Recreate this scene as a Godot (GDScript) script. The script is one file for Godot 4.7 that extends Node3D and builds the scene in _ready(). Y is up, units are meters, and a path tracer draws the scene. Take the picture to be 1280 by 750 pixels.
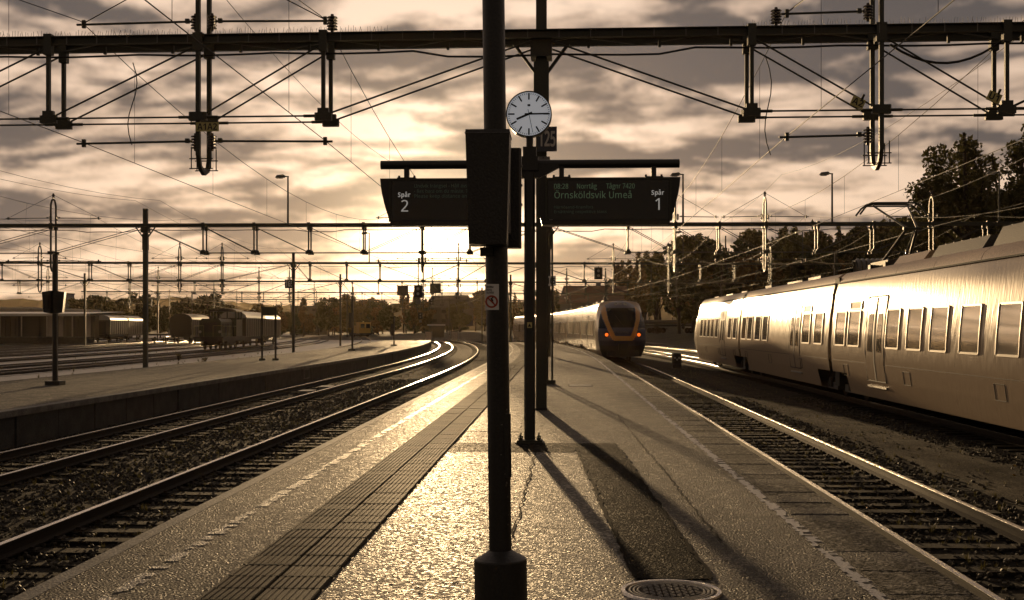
extends Node3D
# A railway station in the early morning, against the sun. Metres; the platform's top is y = 0,
# the tracks run along -Z and bend gently to the left in the distance. Rail tops are at y = -0.55.

const RAIL_TOP := -0.55
const BED := -0.75
var rng := RandomNumberGenerator.new()
var M := {}
var taken := {}


# ------------------------------------------------------------------ mesh building
class MB:
	var v := PackedVector3Array()
	var n := PackedVector3Array()

	func tri(a: Vector3, b: Vector3, c: Vector3, o: Vector3) -> void:
		var k := (b - a).cross(c - a)
		if k.length_squared() < 1e-14:
			return
		k = k.normalized()
		if k.dot(o) > 0.0:
			v.append(a); v.append(c); v.append(b)
		else:
			v.append(a); v.append(b); v.append(c)
			k = -k
		n.append(k); n.append(k); n.append(k)

	func tris(a: Vector3, b: Vector3, c: Vector3, na: Vector3, nb: Vector3, nc: Vector3) -> void:
		if (b - a).cross(c - a).dot(na + nb + nc) > 0.0:
			v.append(a); v.append(c); v.append(b)
			n.append(na); n.append(nc); n.append(nb)
		else:
			v.append(a); v.append(b); v.append(c)
			n.append(na); n.append(nb); n.append(nc)

	func quad(a: Vector3, b: Vector3, c: Vector3, d: Vector3, o: Vector3) -> void:
		tri(a, b, c, o)
		tri(a, c, d, o)

	func box(c: Vector3, s: Vector3, b := Basis.IDENTITY) -> MB:
		var h := s * 0.5
		var ax := [b.x * h.x, b.y * h.y, b.z * h.z]
		for i in 3:
			var p: Vector3 = ax[i]
			var q: Vector3 = ax[(i + 1) % 3]
			var r: Vector3 = ax[(i + 2) % 3]
			for sg in [-1.0, 1.0]:
				var f: Vector3 = c + p * sg
				quad(f - q - r, f + q - r, f + q + r, f - q + r, p * sg)
		return self

	# a box whose four long edges along y (or any axis through b) are chamfered by e
	func cbox(c: Vector3, s: Vector3, e: float, b := Basis.IDENTITY) -> MB:
		var x := s.x * 0.5
		var z := s.z * 0.5
		var ring := [Vector2(x - e, z), Vector2(x, z - e), Vector2(x, -z + e), Vector2(x - e, -z), Vector2(-x + e, -z), Vector2(-x, -z + e), Vector2(-x, z - e), Vector2(-x + e, z)]
		var lo: Array[Vector3] = []
		var hi: Array[Vector3] = []
		for p in ring:
			lo.append(c + b * Vector3(p.x, -s.y * 0.5, p.y))
			hi.append(c + b * Vector3(p.x, s.y * 0.5, p.y))
		for i in 8:
			var j := (i + 1) % 8
			var m := (lo[i] + lo[j] + hi[i] + hi[j]) * 0.25 - c
			quad(lo[i], lo[j], hi[j], hi[i], m)
			tri(hi[i], hi[j], c + b * Vector3(0, s.y * 0.5, 0), b.y)
			tri(lo[i], lo[j], c - b * Vector3(0, s.y * 0.5, 0), -b.y)
		return self

	static func frame(d: Vector3) -> Basis:
		var y := d.normalized()
		var u := Vector3.UP if absf(y.y) < 0.9 else Vector3.RIGHT
		var x := u.cross(y).normalized()
		return Basis(x, y, x.cross(y))

	func bar(a: Vector3, b: Vector3, w: float, h: float) -> MB:
		return box((a + b) * 0.5, Vector3(w, (b - a).length(), h), frame(b - a))

	func tube(a: Vector3, b: Vector3, r: float, k := 6, r2 := -1.0, caps := true) -> MB:
		if r2 < 0.0:
			r2 = r
		var f := frame(b - a)
		for i in k:
			var t0 := TAU * i / k
			var t1 := TAU * (i + 1) / k
			var n0 := f.x * cos(t0) + f.z * sin(t0)
			var n1 := f.x * cos(t1) + f.z * sin(t1)
			tris(a + n0 * r, a + n1 * r, b + n1 * r2, n0, n1, n1)
			tris(a + n0 * r, b + n1 * r2, b + n0 * r2, n0, n1, n0)
			if caps:
				tri(a, a + n0 * r, a + n1 * r, -f.y)
				tri(b, b + n0 * r2, b + n1 * r2, f.y)
		return self

	func path(pts: Array, r: float, k := 5) -> MB:
		for i in pts.size() - 1:
			tube(pts[i], pts[i + 1], r, k, -1.0, i == 0 or i == pts.size() - 2)
		return self

	# profile of (radius, height) turned round the y axis of t
	func lathe(profile: Array, t: Transform3D, k := 16) -> MB:
		for i in profile.size() - 1:
			var p: Vector2 = profile[i]
			var q: Vector2 = profile[i + 1]
			var s := Vector2(q.y - p.y, p.x - q.x).normalized()
			for j in k:
				var c0 := Vector2.from_angle(TAU * j / k)
				var c1 := Vector2.from_angle(TAU * (j + 1) / k)
				var n0 := t.basis * Vector3(c0.x * s.x, s.y, c0.y * s.x)
				var n1 := t.basis * Vector3(c1.x * s.x, s.y, c1.y * s.x)
				var a := t * Vector3(c0.x * p.x, p.y, c0.y * p.x)
				var b := t * Vector3(c1.x * p.x, p.y, c1.y * p.x)
				var c := t * Vector3(c1.x * q.x, q.y, c1.y * q.x)
				var d := t * Vector3(c0.x * q.x, q.y, c0.y * q.x)
				if p.x > 1e-5:
					tris(a, b, c, n0, n1, n1)
				if q.x > 1e-5:
					tris(a, c, d, n0, n1, n0)
		return self

	# outline in the xy plane of t, from z = 0 to z = -depth
	func prism(poly: PackedVector2Array, t: Transform3D, depth: float) -> MB:
		var ix := Geometry2D.triangulate_polygon(poly)
		var zf := t.basis.z
		for i in range(0, ix.size(), 3):
			var a := Vector3(poly[ix[i]].x, poly[ix[i]].y, 0)
			var b := Vector3(poly[ix[i + 1]].x, poly[ix[i + 1]].y, 0)
			var c := Vector3(poly[ix[i + 2]].x, poly[ix[i + 2]].y, 0)
			var dd := Vector3(0, 0, -depth)
			tri(t * a, t * b, t * c, zf)
			tri(t * (a + dd), t * (b + dd), t * (c + dd), -zf)
		var cw := Geometry2D.is_polygon_clockwise(poly)
		for i in poly.size():
			var p := poly[i]
			var q := poly[(i + 1) % poly.size()]
			var o := Vector2(q.y - p.y, p.x - q.x) * (-1.0 if cw else 1.0)
			quad(t * Vector3(p.x, p.y, 0), t * Vector3(q.x, q.y, 0), t * Vector3(q.x, q.y, -depth), t * Vector3(p.x, p.y, -depth), t.basis * Vector3(o.x, o.y, 0))
		return self

	# an open or closed profile (x, y) swept along points; the profile's x is to the right of the way
	func sweep(profile: PackedVector2Array, pts: PackedVector3Array, closed := true) -> MB:
		var cw := Geometry2D.is_polygon_clockwise(profile)
		var rings := []
		for i in pts.size():
			var d := (pts[mini(i + 1, pts.size() - 1)] - pts[maxi(i - 1, 0)]).normalized()
			var r := d.cross(Vector3.UP).normalized()
			var ring := PackedVector3Array()
			for p in profile:
				ring.append(pts[i] + r * p.x + Vector3.UP * p.y)
			rings.append(ring)
			rings.append(r)
		var m := profile.size()
		for i in pts.size() - 1:
			var ra: PackedVector3Array = rings[i * 2]
			var rb: PackedVector3Array = rings[i * 2 + 2]
			var r: Vector3 = rings[i * 2 + 1]
			for j in (m if closed else m - 1):
				var k := (j + 1) % m
				var o2 := Vector2(profile[k].y - profile[j].y, profile[j].x - profile[k].x) * (-1.0 if cw else 1.0)
				quad(ra[j], ra[k], rb[k], rb[j], r * o2.x + Vector3.UP * o2.y)
		return self

	# smooth sheet between rows of points; out gives the side that faces outwards
	func sheet(rows: Array, out: Vector3, flat := false) -> MB:
		var nr := rows.size()
		var nc: int = rows[0].size()
		var nn := []
		for i in nr:
			var line := PackedVector3Array()
			for j in nc:
				var du: Vector3 = rows[mini(i + 1, nr - 1)][j] - rows[maxi(i - 1, 0)][j]
				var dv: Vector3 = rows[i][mini(j + 1, nc - 1)] - rows[i][maxi(j - 1, 0)]
				var k := du.cross(dv).normalized()
				line.append(k)
			nn.append(line)
		var sg := 1.0
		if (nn[nr / 2][nc / 2] as Vector3).dot(out) < 0.0:
			sg = -1.0
		for i in nr - 1:
			for j in nc - 1:
				var a: Vector3 = rows[i][j]
				var b: Vector3 = rows[i + 1][j]
				var c: Vector3 = rows[i + 1][j + 1]
				var d: Vector3 = rows[i][j + 1]
				if flat:
					var o := (b - a).cross(d - a) * sg
					quad(a, b, c, d, o)
				else:
					tris(a, b, c, nn[i][j] * sg, nn[i + 1][j] * sg, nn[i + 1][j + 1] * sg)
					tris(a, c, d, nn[i][j] * sg, nn[i + 1][j + 1] * sg, nn[i][j + 1] * sg)
		return self

	func mesh() -> ArrayMesh:
		var am := ArrayMesh.new()
		if v.is_empty():
			return am
		var arr := []
		arr.resize(Mesh.ARRAY_MAX)
		arr[Mesh.ARRAY_VERTEX] = v
		arr[Mesh.ARRAY_NORMAL] = n
		am.add_surface_from_arrays(Mesh.PRIMITIVE_TRIANGLES, arr)
		return am


# ------------------------------------------------------------------ objects
func numbered(called: String, parent: Node) -> String:
	var key := str(parent.get_instance_id()) + called
	var k: int = taken.get(key, 0)
	taken[key] = k + 1
	return called if k == 0 else "%s_%03d" % [called, k]


func put(called: String, mesh: Mesh, m: Material, parent: Node = self, at := Transform3D.IDENTITY) -> MeshInstance3D:
	var o := MeshInstance3D.new()
	o.name = numbered(called, parent)
	o.mesh = mesh
	o.material_override = m
	o.transform = at
	parent.add_child(o, true)
	return o


func obj(called: String, b: MB, m: Material, parent: Node = self) -> MeshInstance3D:
	return put(called, b.mesh(), m, parent)


func tag(o: Node, label: String, category: String, group := "") -> Node:
	o.set_meta("label", label)
	o.set_meta("category", category)
	if group:
		o.set_meta("group", group)
	return o


func thing(called: String, label: String, category: String, at := Vector3.ZERO, turn := 0.0, group := "") -> Node3D:
	var o := Node3D.new()
	o.name = numbered(called, self)
	o.position = at
	o.rotation.y = turn
	add_child(o, true)
	tag(o, label, category, group)
	return o


func struct(called: String, b: MB, m: Material) -> MeshInstance3D:
	var o := obj(called, b, m)
	o.set_meta("kind", "structure")
	return o


func stuff(o: Node) -> Node:
	o.set_meta("kind", "stuff")
	return o


func copy(o: Node3D, called: String, at: Vector3, label := "", turn := 0.0, group := "") -> Node3D:
	var c: Node3D = o.duplicate()
	c.name = numbered(called, self)
	c.position = at
	c.rotation.y = turn
	if label:
		c.set_meta("label", label)
	if group:
		c.set_meta("group", group)
	add_child(c, true)
	return c


func scatter(called: String, mesh: Mesh, m: Material, places: Array, parent: Node = self) -> MultiMeshInstance3D:
	var mm := MultiMesh.new()
	mm.transform_format = MultiMesh.TRANSFORM_3D
	mm.mesh = mesh
	mm.instance_count = places.size()
	for i in places.size():
		mm.set_instance_transform(i, places[i])
	var o := MultiMeshInstance3D.new()
	o.name = numbered(called, parent)
	o.multimesh = mm
	o.material_override = m
	parent.add_child(o, true)
	stuff(o)
	return o


func letters(text: String, cap: float, m: Material, parent: Node, at: Vector3, align := HORIZONTAL_ALIGNMENT_LEFT, bold := false, width := 0.0, called := "lettering", turn := 0.0) -> MeshInstance3D:
	var f := SystemFont.new()
	f.font_names = PackedStringArray(["Droid Sans"])
	f.font_weight = 700 if bold else 400
	var t := TextMesh.new()
	t.text = text
	t.font = f
	t.font_size = 64
	t.pixel_size = cap / 46.0
	t.depth = 0.002
	t.curve_step = 3.0
	t.horizontal_alignment = align
	t.vertical_alignment = VERTICAL_ALIGNMENT_CENTER
	var sc := 1.0
	if width > 0.0:
		var w := t.get_aabb().size.x
		if w > 0.0:
			sc = width / w
	return put(called, t, m, parent, Transform3D(Basis(Vector3.UP, turn) * Basis.from_scale(Vector3(sc, 1, 1)), at))


# ------------------------------------------------------------------ the line of the tracks
func bend(z: float) -> float:   # how far everything has swung to the left at distance z
	return 0.0 if z < 53.0 else (z - 53.0) * (z - 53.0) / 1700.0


func way(x: float, z0: float, z1: float, y := 0.0, step := 3.0) -> PackedVector3Array:
	var pts := PackedVector3Array()
	var k := maxi(2, int((z1 - z0) / step) + 1)
	for i in k:
		var z := lerpf(z0, z1, float(i) / (k - 1))
		pts.append(Vector3(x - bend(z), y, -z))
	return pts


func heading(z: float) -> float:   # turn about y of something standing along the line at z
	return 0.0 if z < 53.0 else atan((z - 53.0) / 850.0)


# ------------------------------------------------------------------ materials
func lin(r: float, g: float, b: float) -> Color:
	return Color(r, g, b).linear_to_srgb()


func mat(c: Color, rough := 0.6, metal := 0.0, spec := 0.5) -> StandardMaterial3D:
	var m := StandardMaterial3D.new()
	m.albedo_color = c
	m.roughness = rough
	m.metallic = metal
	m.metallic_specular = spec
	m.cull_mode = BaseMaterial3D.CULL_DISABLED
	return m


func noise_tex(kind: int, freq: float, size: int, lo: Color, hi: Color, octaves := 3, seed_ := 1, a := 0.0, b := 1.0) -> NoiseTexture2D:
	var f := FastNoiseLite.new()
	f.noise_type = kind
	f.frequency = freq
	f.fractal_octaves = octaves
	f.seed = seed_
	if kind == FastNoiseLite.TYPE_CELLULAR:
		f.cellular_return_type = FastNoiseLite.RETURN_CELL_VALUE
		f.fractal_type = FastNoiseLite.FRACTAL_NONE
	var t := NoiseTexture2D.new()
	t.width = size
	t.height = size
	t.seamless = true
	t.noise = f
	var g := Gradient.new()
	g.offsets = PackedFloat32Array([a, b])
	g.colors = PackedColorArray([lo, hi])
	t.color_ramp = g
	return t


func normal_tex(kind: int, freq: float, size: int, strength: float, seed_ := 3, octaves := 3) -> NoiseTexture2D:
	var f := FastNoiseLite.new()
	f.noise_type = kind
	f.frequency = freq
	f.fractal_octaves = octaves
	f.seed = seed_
	var t := NoiseTexture2D.new()
	t.width = size
	t.height = size
	t.seamless = true
	t.as_normal_map = true
	t.bump_strength = strength
	t.noise = f
	return t


func rough_tex(m: StandardMaterial3D, tex: Texture2D, nrm: Texture2D, scale: Vector3, nscale := 1.0, world := true) -> StandardMaterial3D:
	m.uv1_triplanar = true
	m.uv1_world_triplanar = world
	m.uv1_scale = scale
	if tex:
		m.albedo_texture = tex
	if nrm:
		m.normal_enabled = true
		m.normal_texture = nrm
		m.normal_scale = nscale
	return m


func coarse(m: StandardMaterial3D, tex: Texture2D, scale: float) -> StandardMaterial3D:
	m.detail_enabled = true
	m.detail_blend_mode = BaseMaterial3D.BLEND_MODE_MUL
	m.detail_albedo = tex
	m.detail_uv_layer = BaseMaterial3D.DETAIL_UV_2
	m.uv2_triplanar = true
	m.uv2_world_triplanar = true
	m.uv2_scale = Vector3.ONE * scale
	return m


func make_materials() -> void:
	var W := Color.WHITE
	var chips := noise_tex(FastNoiseLite.TYPE_CELLULAR, 0.17, 1024, lin(0.05, 0.05, 0.05), W, 1, 5, 0.35, 0.85)
	var chips_r := noise_tex(FastNoiseLite.TYPE_CELLULAR, 0.17, 1024, Color(0.55, 0.55, 0.55), W, 1, 5, 0.2, 0.9)
	var chip_n := normal_tex(FastNoiseLite.TYPE_SIMPLEX, 0.14, 1024, 8.0, 8, 3)
	var patchy := noise_tex(FastNoiseLite.TYPE_SIMPLEX_SMOOTH, 0.012, 512, lin(0.5, 0.5, 0.5), W, 4, 9, 0.25, 0.75)
	var grain := noise_tex(FastNoiseLite.TYPE_SIMPLEX, 0.05, 512, lin(0.45, 0.45, 0.45), W, 5, 12, 0.2, 0.8)
	var grain_n := normal_tex(FastNoiseLite.TYPE_SIMPLEX, 0.06, 512, 4.0, 14, 4)
	var smooth_n := normal_tex(FastNoiseLite.TYPE_SIMPLEX_SMOOTH, 0.012, 512, 8.0, 21, 2)
	M.asphalt = coarse(rough_tex(mat(lin(0.29, 0.268, 0.225), 0.95, 0.0, 0.26), chips, chip_n, Vector3.ONE * 0.24, 0.75), patchy, 0.22)
	M.asphalt_new = coarse(rough_tex(mat(lin(0.50, 0.47, 0.40), 0.9, 0.0, 0.28), chips, chip_n, Vector3.ONE * 0.25, 0.8), patchy, 0.3)
	M.asphalt_dark = coarse(rough_tex(mat(lin(0.085, 0.078, 0.066), 1.0, 0.0, 0.06), chips, chip_n, Vector3.ONE * 0.23, 0.9), patchy, 0.35)
	M.paint_worn = rough_tex(mat(lin(0.52, 0.50, 0.45), 0.5, 0.0, 0.5), chips, chip_n, Vector3.ONE * 0.33, 0.5)
	M.gravel = coarse(rough_tex(mat(lin(0.15, 0.125, 0.09), 0.95, 0.0, 0.2), chips, chip_n, Vector3.ONE * 0.35, 1.0), patchy, 0.25)  # paler than the ballast, standing in for sun on the strip
	M.tar = mat(lin(0.012, 0.011, 0.01), 0.9, 0.0, 0.1)
	M.asphalt_worn = coarse(rough_tex(mat(lin(0.34, 0.315, 0.265), 0.95, 0.0, 0.25), chips, chip_n, Vector3.ONE * 0.23, 0.7), patchy, 0.5)
	for m in [M.asphalt, M.asphalt_new, M.asphalt_dark]:
		m.roughness_texture = chips_r
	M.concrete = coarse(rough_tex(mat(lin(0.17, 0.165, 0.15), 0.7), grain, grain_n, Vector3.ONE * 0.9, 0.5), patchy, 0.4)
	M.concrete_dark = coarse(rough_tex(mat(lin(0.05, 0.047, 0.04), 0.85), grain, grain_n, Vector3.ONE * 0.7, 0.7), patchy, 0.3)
	M.tile = []
	for k in 4:
		M.tile.append(rough_tex(mat(lin(0.048 + 0.012 * k, 0.040 + 0.010 * k, 0.028 + 0.007 * k), 0.75, 0.0, 0.22), grain, grain_n, Vector3.ONE * (2.0 + 0.3 * k), 0.8))
	M.paint_white = rough_tex(mat(lin(0.62, 0.60, 0.55), 0.45), grain, grain_n, Vector3.ONE * 1.5, 0.3)
	M.ballast = coarse(rough_tex(mat(lin(0.032, 0.028, 0.02), 0.95, 0.0, 0.25), grain, grain_n, Vector3.ONE * 1.6, 1.5), patchy, 0.2)
	M.stone = []
	for k in 3:
		M.stone.append(mat(lin(0.024 + 0.02 * k, 0.021 + 0.0175 * k, 0.015 + 0.013 * k), 0.85 - 0.12 * k, 0.0, 0.3))
	M.yard = coarse(rough_tex(mat(lin(0.24, 0.22, 0.18), 0.38, 0.0, 0.6), grain, grain_n, Vector3.ONE * 0.4, 0.5), patchy, 0.03)
	M.earth = coarse(rough_tex(mat(lin(0.05, 0.047, 0.03), 0.9), grain, grain_n, Vector3.ONE * 0.5, 1.0), patchy, 0.02)
	M.wood = []
	for k in 3:
		M.wood.append(rough_tex(mat(lin(0.018 + 0.008 * k, 0.015 + 0.007 * k, 0.011 + 0.005 * k), 0.85, 0.0, 0.25), grain, grain_n, Vector3(0.5, 3.0, 6.0), 1.0))
	M.rail_top = rough_tex(mat(lin(0.55, 0.53, 0.5), 0.22, 1.0), null, grain_n, Vector3(1.0, 1.0, 0.15), 0.15)
	M.rail_side = rough_tex(mat(lin(0.03, 0.021, 0.014), 0.75, 0.0, 0.3), grain, grain_n, Vector3.ONE * 2.0, 0.6)
	M.steel = rough_tex(mat(lin(0.045, 0.045, 0.026), 0.5), grain, grain_n, Vector3.ONE * 1.3, 0.25)
	M.black_paint = rough_tex(mat(lin(0.018, 0.017, 0.013), 0.42), grain, grain_n, Vector3.ONE * 1.5, 0.25)
	M.dark = mat(lin(0.012, 0.011, 0.009), 0.7)
	M.galv = rough_tex(mat(lin(0.22, 0.21, 0.19), 0.45, 0.5), grain, grain_n, Vector3.ONE * 3.0, 0.3)
	M.wire = mat(lin(0.02, 0.016, 0.012), 0.55, 0.0, 0.3)
	M.porcelain = mat(lin(0.05, 0.03, 0.02), 0.2)
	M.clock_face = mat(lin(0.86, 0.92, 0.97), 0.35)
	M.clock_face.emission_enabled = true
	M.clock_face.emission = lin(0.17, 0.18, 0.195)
	M.cabinet = rough_tex(mat(lin(0.06, 0.056, 0.05), 0.6, 0.0), grain, grain_n, Vector3.ONE * 1.2, 0.3, false)
	M.white = mat(lin(0.75, 0.74, 0.7), 0.4)
	M.grey_letter = mat(lin(0.5, 0.47, 0.42), 0.6)
	M.sign_blue = mat(lin(0.03, 0.035, 0.05), 0.4)
	M.sign_yellow = mat(lin(0.45, 0.40, 0.15), 0.5)
	M.rail_yellow = mat(lin(0.13, 0.12, 0.04), 0.5)
	M.sign_red = mat(lin(0.35, 0.05, 0.02), 0.5)
	M.ink = mat(lin(0.015, 0.015, 0.015), 0.6)
	M.screen = mat(lin(0.008, 0.009, 0.007), 0.25)
	M.led = mat(lin(0.05, 0.07, 0.04), 0.6)
	M.led.emission_enabled = true
	M.led.emission = lin(0.03, 0.045, 0.025)
	M.led_dim = mat(lin(0.03, 0.038, 0.025), 0.6)
	M.led_dim.emission_enabled = true
	M.led_dim.emission = lin(0.010, 0.014, 0.009)
	M.white_letter = mat(lin(0.75, 0.75, 0.75), 0.5)
	M.white_letter.emission_enabled = true
	M.white_letter.emission = lin(0.16, 0.16, 0.15)
	var ripple := normal_tex(FastNoiseLite.TYPE_SIMPLEX_SMOOTH, 0.02, 512, 6.0, 31, 2)
	M.train_body = rough_tex(mat(lin(0.42, 0.33, 0.235), 0.18, 0.06, 0.4), null, ripple, Vector3(0.5, 0.13, 0.9), 0.12, false)
	M.train_roof = rough_tex(mat(lin(0.52, 0.36, 0.21), 0.38, 0.1), grain, grain_n, Vector3.ONE * 0.6, 0.2, false)
	M.train_blue = mat(lin(0.02, 0.022, 0.052), 0.35)
	M.train_yellow = mat(lin(0.42, 0.2, 0.022), 0.4)
	M.train_dark = mat(lin(0.014, 0.013, 0.012), 0.6)
	M.rubber = mat(lin(0.012, 0.012, 0.011), 0.8)
	M.windscreen = mat(lin(0.008, 0.009, 0.008), 0.15, 0.0, 0.2)
	M.window = mat(lin(0.012, 0.012, 0.012), 0.06, 0.0, 0.45)
	M.coated_glass = mat(lin(0.66, 0.60, 0.50), 0.07, 0.85, 0.8)
	M.window_frame = mat(lin(0.5, 0.47, 0.42), 0.3, 0.6)
	M.lamp_red = mat(lin(0.5, 0.08, 0.02), 0.4)
	M.lamp_red.emission_enabled = true
	M.lamp_red.emission = Color(1.0, 0.45, 0.14)
	M.lamp_red.emission_energy_multiplier = 1.2
	M.lens = mat(lin(0.35, 0.33, 0.3), 0.15, 0.3)
	M.loco_green = rough_tex(mat(lin(0.025, 0.034, 0.013), 0.45), grain, grain_n, Vector3.ONE, 0.3)
	M.wagon = rough_tex(mat(lin(0.08, 0.06, 0.04), 0.5, 0.3), grain, grain_n, Vector3.ONE * 0.6, 0.3)
	M.wagon_roof = mat(lin(0.4, 0.37, 0.32), 0.4, 0.4)
	M.shed_wall = rough_tex(mat(lin(0.14, 0.115, 0.085), 0.7), grain, grain_n, Vector3.ONE * 0.3, 0.4)
	M.shed_roof = mat(lin(0.5, 0.46, 0.4), 0.35, 0.3)
	M.brick_red = rough_tex(mat(lin(0.13, 0.055, 0.03), 0.8), grain, grain_n, Vector3.ONE * 0.4, 0.4)
	M.house_pale = rough_tex(mat(lin(0.68, 0.58, 0.46), 0.8), grain, null, Vector3.ONE * 0.3)
	M.house_dark = rough_tex(mat(lin(0.07, 0.062, 0.055), 0.8), grain, null, Vector3.ONE * 0.3)
	M.tower_blue = mat(lin(0.07, 0.085, 0.12), 0.6)
	M.bark = rough_tex(mat(lin(0.035, 0.026, 0.018), 0.9), grain, grain_n, Vector3(2, 0.6, 2), 1.0)
	var leaf := [lin(0.045, 0.042, 0.013), lin(0.085, 0.05, 0.016), lin(0.020, 0.025, 0.010), lin(0.062, 0.05, 0.015)]
	M.leaf = []
	for c in leaf:
		var m := mat(c, 0.7, 0.0, 0.3)
		m.backlight_enabled = true
		m.backlight = (c as Color) * 0.9
		M.leaf.append(m)
	M.grass = mat(lin(0.05, 0.045, 0.014), 0.7)
	M.grass.backlight_enabled = true
	M.grass.backlight = lin(0.07, 0.06, 0.015)
	M.leaf_yellow = mat(lin(0.4, 0.26, 0.05), 0.6)
	M.work_yellow = mat(lin(0.32, 0.2, 0.03), 0.5)


# ------------------------------------------------------------------ the sky: broken layers of cloud with the sun low behind them
const SUN_AZ := -6.1     # degrees to the right of the track's direction
const SUN_EL := 4.15


func sun_dir() -> Vector3:
	var a := deg_to_rad(SUN_AZ)
	var e := deg_to_rad(SUN_EL)
	return Vector3(sin(a) * cos(e), sin(e), -cos(a) * cos(e))


var cn1 := FastNoiseLite.new()
var cn2 := FastNoiseLite.new()
var cn3 := FastNoiseLite.new()


func sky_at(d: Vector3, s: Vector3) -> Vector3:
	var up := maxf(d.y, 0.0)
	var q := 1.0 / (up + 0.16)
	var px := d.x * q
	var pz := d.z * q
	var warp := cn3.get_noise_2d(px * 70.0, pz * 70.0)
	var big := cn1.get_noise_2d(px * 105.0 + warp * 26.0, pz * 170.0 + warp * 34.0)
	var fine := cn2.get_noise_2d(px * 250.0 + warp * 60.0, pz * 430.0 + warp * 60.0)
	var cover := big * 1.0 + fine * 0.85
	var dark := smoothstep(-0.22, 0.36, cover + up * 0.12)
	var bright := smoothstep(0.08, 0.55, -cover)
	var cs := clampf(d.dot(s), -1.0, 1.0)
	var ang := rad_to_deg(acos(cs))
	# the light the layer lets through: warm and bright towards the sun and the horizon, greyer above and away
	var near := exp(-ang / 10.0)
	var low := exp(-up / 0.13)
	var away := clampf((cs + 0.35) / 1.35, 0.0, 1.0)
	var pale := Vector3(0.60, 0.44, 0.338) * (0.34 + 0.66 * away) + Vector3(0.55, 0.33, 0.12) * low * near + Vector3(0.16, 0.09, 0.01) * low
	var grey := Vector3(0.090, 0.082, 0.083) * (0.8 + 0.2 * away) + Vector3(0.20, 0.135, 0.08) * low * (0.3 + near)
	var c := pale.lerp(grey, dark * (1.0 - 0.4 * near))
	c += Vector3(0.42, 0.33, 0.25) * bright * (0.3 + 2.0 * near) * away
	# the sun behind the cloud
	var halo := exp(-pow(ang / 1.9, 1.3)) * 4.5 + exp(-ang / 3.5) * 0.7
	c += Vector3(1.0, 0.78, 0.47) * halo * (1.0 - 0.4 * dark)
	c += Vector3(1.0, 0.56, 0.20) * exp(-ang / 6.5) * 0.45 * low
	return c


func make_sky() -> ImageTexture:
	cn1.noise_type = FastNoiseLite.TYPE_SIMPLEX_SMOOTH
	cn1.frequency = 0.008
	cn1.fractal_octaves = 4
	cn1.seed = 11
	cn2.noise_type = FastNoiseLite.TYPE_SIMPLEX_SMOOTH
	cn2.frequency = 0.012
	cn2.fractal_octaves = 6
	cn2.fractal_gain = 0.6
	cn2.seed = 23
	cn3.noise_type = FastNoiseLite.TYPE_SIMPLEX_SMOOTH
	cn3.frequency = 0.01
	cn3.seed = 31
	var w := 3072
	var h := 1536
	var s := sun_dir()
	var px := PackedFloat32Array()
	px.resize(w * h * 3)
	px.fill(0.0)
	var full := int(h / 2 - h * 24.0 / 180.0)   # finer where the sky is seen, coarser high up
	var r := 0
	while r < h:
		var step := 1 if (r >= full and r < h / 2 + 2) else 8
		if r < full and r + step > full:
			step = full - r
		elif r < h / 2 and r + step > h / 2 + 2:
			step = 1
		var el := (0.5 - (r + step * 0.5) / h) * PI
		for cx in range(0, w, step):
			var az := (cx + step * 0.5) / w * TAU
			var d := Vector3(sin(az) * cos(el), sin(el), -cos(az) * cos(el))
			var c := Vector3(0.03, 0.026, 0.02) if el < -0.01 else sky_at(d, s)
			for y in range(r, mini(r + step, h)):
				for x in range(cx, mini(cx + step, w)):
					var i := (y * w + x) * 3
					px[i] = c.x
					px[i + 1] = c.y
					px[i + 2] = c.z
		r += step
	var img := Image.create_from_data(w, h, false, Image.FORMAT_RGBF, px.to_byte_array())
	return ImageTexture.create_from_image(img)


# ------------------------------------------------------------------ ground, platforms, tracks
func strip(x0: float, x1: float, z0: float, z1: float, y: float, step := 3.0) -> MB:
	var b := MB.new()
	var p := way(x0, z0, z1, y, step)
	var q := way(x1, z0, z1, y, step)
	for i in p.size() - 1:
		b.quad(p[i], q[i], q[i + 1], p[i + 1], Vector3.UP)
	return b


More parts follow.
